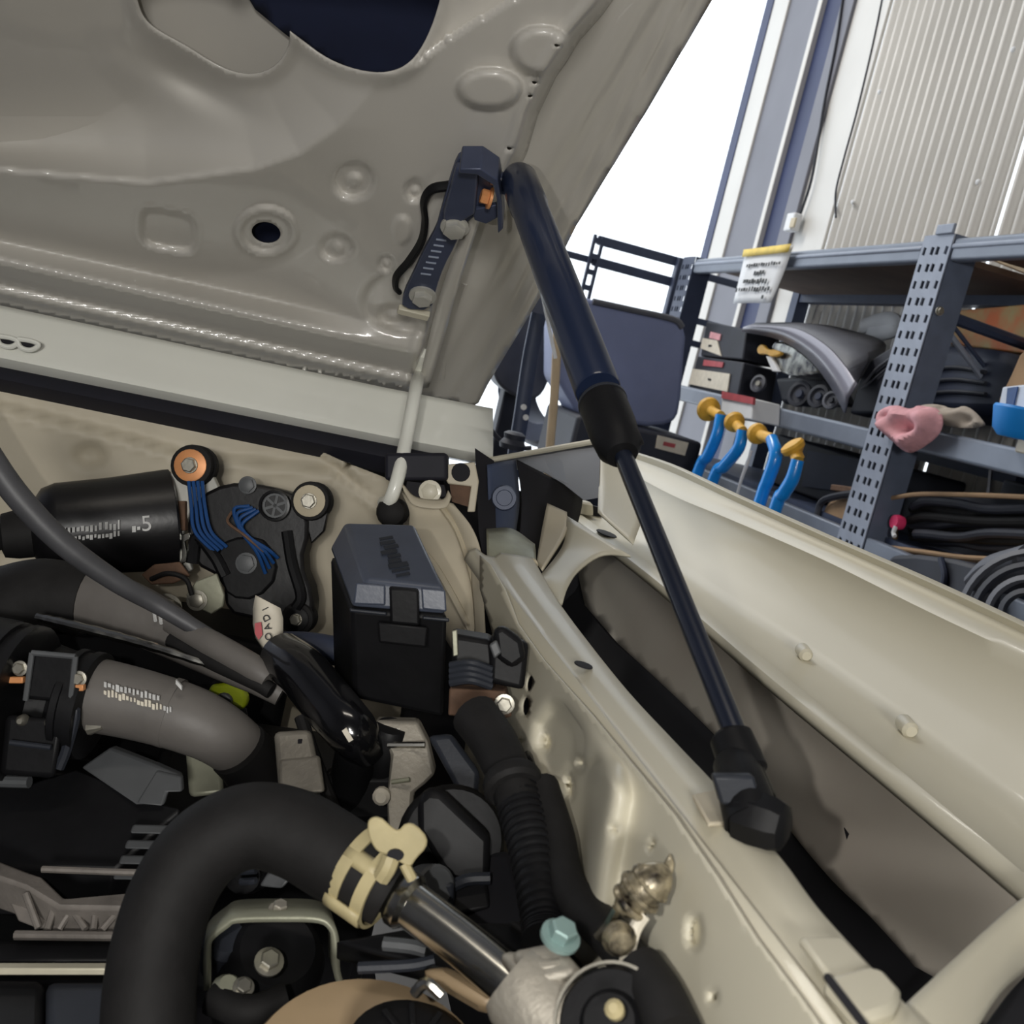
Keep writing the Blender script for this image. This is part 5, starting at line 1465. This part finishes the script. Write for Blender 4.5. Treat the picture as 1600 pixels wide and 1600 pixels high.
MB().lathe(onA(1402, 816, 0, XT + .005), V((-1, 0, 0)), [(-.01, .012), (0, .014), (.008, .012)], 14).build('tie_loop', PINKP, t)
MB().tube([onA(x, y, 0, XT) for x, y in ((1400, 822), (1396, 832), (1398, 838))], .004, 8, n=6).build('tie_end', PAPER, t)
t = thing('black_sheet_stock', 'folded black sheeting under the hose tray', 'sheeting')
MB().plate([onA(x, y, 0, 1.06) for x, y in smoothpoly([(1400, 862), (1520, 876), (1540, 900), (1520, 940), (1560, 990), (1400, 960), (1380, 880)], 1)], V((.12, 0, 0))).build('sheet_fold', CHAR, t, bevel=.012)
MB().tube([onA(x, y, 0, 1.055) for x, y in ((1470, 872), (1476, 900), (1470, 930))], .005, 8, n=10).build('sheet_crease', DBLUE, t)
co = thing('hose_coil', 'coiled dark grey hose with ring ridges beyond the fender top', 'hose coil')
for k in range(4):
    MB().lathe(onA(1606, 962, 0, 1.0), V((-1, -.5, .3)), [(-.02 + k * .006, .088 - k * .02), (-.016 + k * .006, .094 - k * .02), (-.006 + k * .006, .094 - k * .02), (-.002 + k * .006, .086 - k * .02)], 40, closed=True).build('coil_turn', CHAR if k % 2 else GREYB, co)
t = thing('grey_duct', 'grey moulded duct curving over the hose coil', 'duct')
MB().tube([onA(x, y, 0, 1.04) for x, y in ((1524, 912), (1560, 890), (1620, 876))], [.02, .03, .034], 14, n=14, flat=.7).build('duct_body', GREYB, t)

# things beyond the strut
sb_ = thing('slate_bin', 'large slate-blue plastic bin with rounded corners behind the gas strut', 'bin')
YB = 2.35
MB().plate([onA(x, y, 1, YB) for x, y in smoothpoly([(872, 452), (930, 470), (1056, 498), (1074, 516), (1070, 560), (1064, 640), (1052, 664), (1000, 668), (870, 640)], 1)], V((0, .14, 0))).build('bin_body', BINM, sb_, bevel=.012, seg=3)
MB().tube([onA(x, y, 1, YB) for x, y in ((926, 471), (990, 485), (1052, 499), (1066, 512))], .008, 10, n=14).build('bin_rim', GREYB, sb_)
t = thing('black_case', 'black case with a pale printed label below the slate-blue bin', 'case')
zc = onA(1010, 672, 1, 2.25).z
a0, a1 = onA(900, 660, 1, 2.25).x, onA(1100, 690, 1, 2.25).x
MB().bx(((a0 + a1) / 2, 2.39, zc / 2), a1 - a0, .28, zc).build('case_body', CHAR, t, bevel=.01)
MB().plate([onA(x, y, 1, 2.245) for x, y in ((1028, 680), (1076, 692), (1070, 712), (1024, 700))], V((0, .003, 0))).build('case_label', LABEL, t)
MB().plate([onA(x, y, 1, 2.243) for x, y in ((1038, 690), (1056, 694), (1054, 700), (1036, 696))], V((0, .003, 0))).build('label_print', LABELR, t)
tag(MB().tube([onA(x, y, 1, 1.9) for x, y in ((872, 500), (866, 620), (858, 720), (850, 900), (812, 1850))], .0085, 10).build('wooden_pole', WOOD), 'pale wooden pole leaning behind the gas strut', 'pole')
tag(MB().tube([onA(x, y, 1, 1.8) for x, y in ((848, 462), (858, 512), (868, 560))], .0035, 8).build('hanging_string', PAPER), 'thin white cord hanging beside the gas strut', 'cord')
t = thing('side_stand', 'narrow blue-grey stand with a foot between hood corner and wooden pole', 'stand')
MB().tube([onA(x, y, 1, 2.0) for x, y in ((842, 490), (828, 560), (816, 640), (808, 690), (790, 800))], .010, 10, flat=1.6).build('stand_post', RACKD, t)
for y in (636, 652):
    MB().lathe(onA(818 + (y - 636) * .2, y, 1, 1.99), V((0, -1, 0)), [(0, .006), (.003, .006)], 10).build('stand_hole', PAPER, t)
MB().lathe(onA(802, 690, 1, 1.6), V((0, 0, 1)), [(-.012, .02), (-.004, .022), (.004, .016), (.012, .018), (.016, .012)], 18).build('stand_knob', CHAR, t)
MB().tube([onA(x, y, 1, 1.62) for x, y in ((764, 668), (784, 690), (806, 700), (830, 700))], .004, 8, n=14).build('stand_wire', CHAR, t)
t = thing('dark_tyre', 'dark tyre standing upright behind the wooden pole', 'tyre')  # a tyre on its own, without a rim
MB().lathe(onA(862, 600, 1, 2.95), V((1, .6, .1)), [(-.05, .12), (-.06, .17), (-.03, .19), (.03, .19), (.06, .17), (.05, .12)], 36, closed=True).build('tyre_carcass', DBLUE, t)
t = thing('grey_seat', 'round-edged grey seat back glimpsed below the hood corner', 'seat')  # a seat back on a plain stem
MB().plate([onA(x, y, 1, 2.7) for x, y in smoothpoly([(770, 560), (806, 500), (850, 440), (868, 560), (850, 620), (820, 626), (790, 612), (772, 592)], 2)], V((0, .1, 0))).build('seat_back', GREYB, t, bevel=.02, seg=3)
MB().bx((onA(815, 560, 1, 2.75).x, 2.76, .6), .06, .06, 1.2).build('seat_stem', CHAR, t, bevel=.006)

#INSERT2
# ------------------------------------------------------------------ finish: put every Empty at the base of its thing
def finish():
    bpy.context.view_layer.update()
    kids = {}
    for o in COL.objects:
        if o.parent:
            kids.setdefault(o.parent.name, []).append(o)

    def desc(o):
        out = []
        for c in kids.get(o.name, []):
            out.append(c)
            out += desc(c)
        return out
    for o in list(COL.objects):
        if o.parent or o.type in ('LIGHT', 'CAMERA') or o.name in LOCAL or o.name.split('.')[0] in ('floor',):
            continue
        ms = [c for c in ([o] if o.type == 'MESH' else []) + desc(o) if c.type == 'MESH']
        if not ms:
            continue
        A = []
        for c in ms:
            a = np.empty(len(c.data.vertices) * 3, dtype=np.float32)
            c.data.vertices.foreach_get('co', a)
            A.append(a.reshape(-1, 3))
        al = np.concatenate(A)
        lo, hi = al.min(0), al.max(0)
        base = np.array([(lo[0] + hi[0]) / 2, (lo[1] + hi[1]) / 2, lo[2]])
        for c, a in zip(ms, A):
            c.data.vertices.foreach_set('co', (a - base).astype(np.float32).ravel())
            c.data.update()
        o.location = V(base.tolist())


finish()
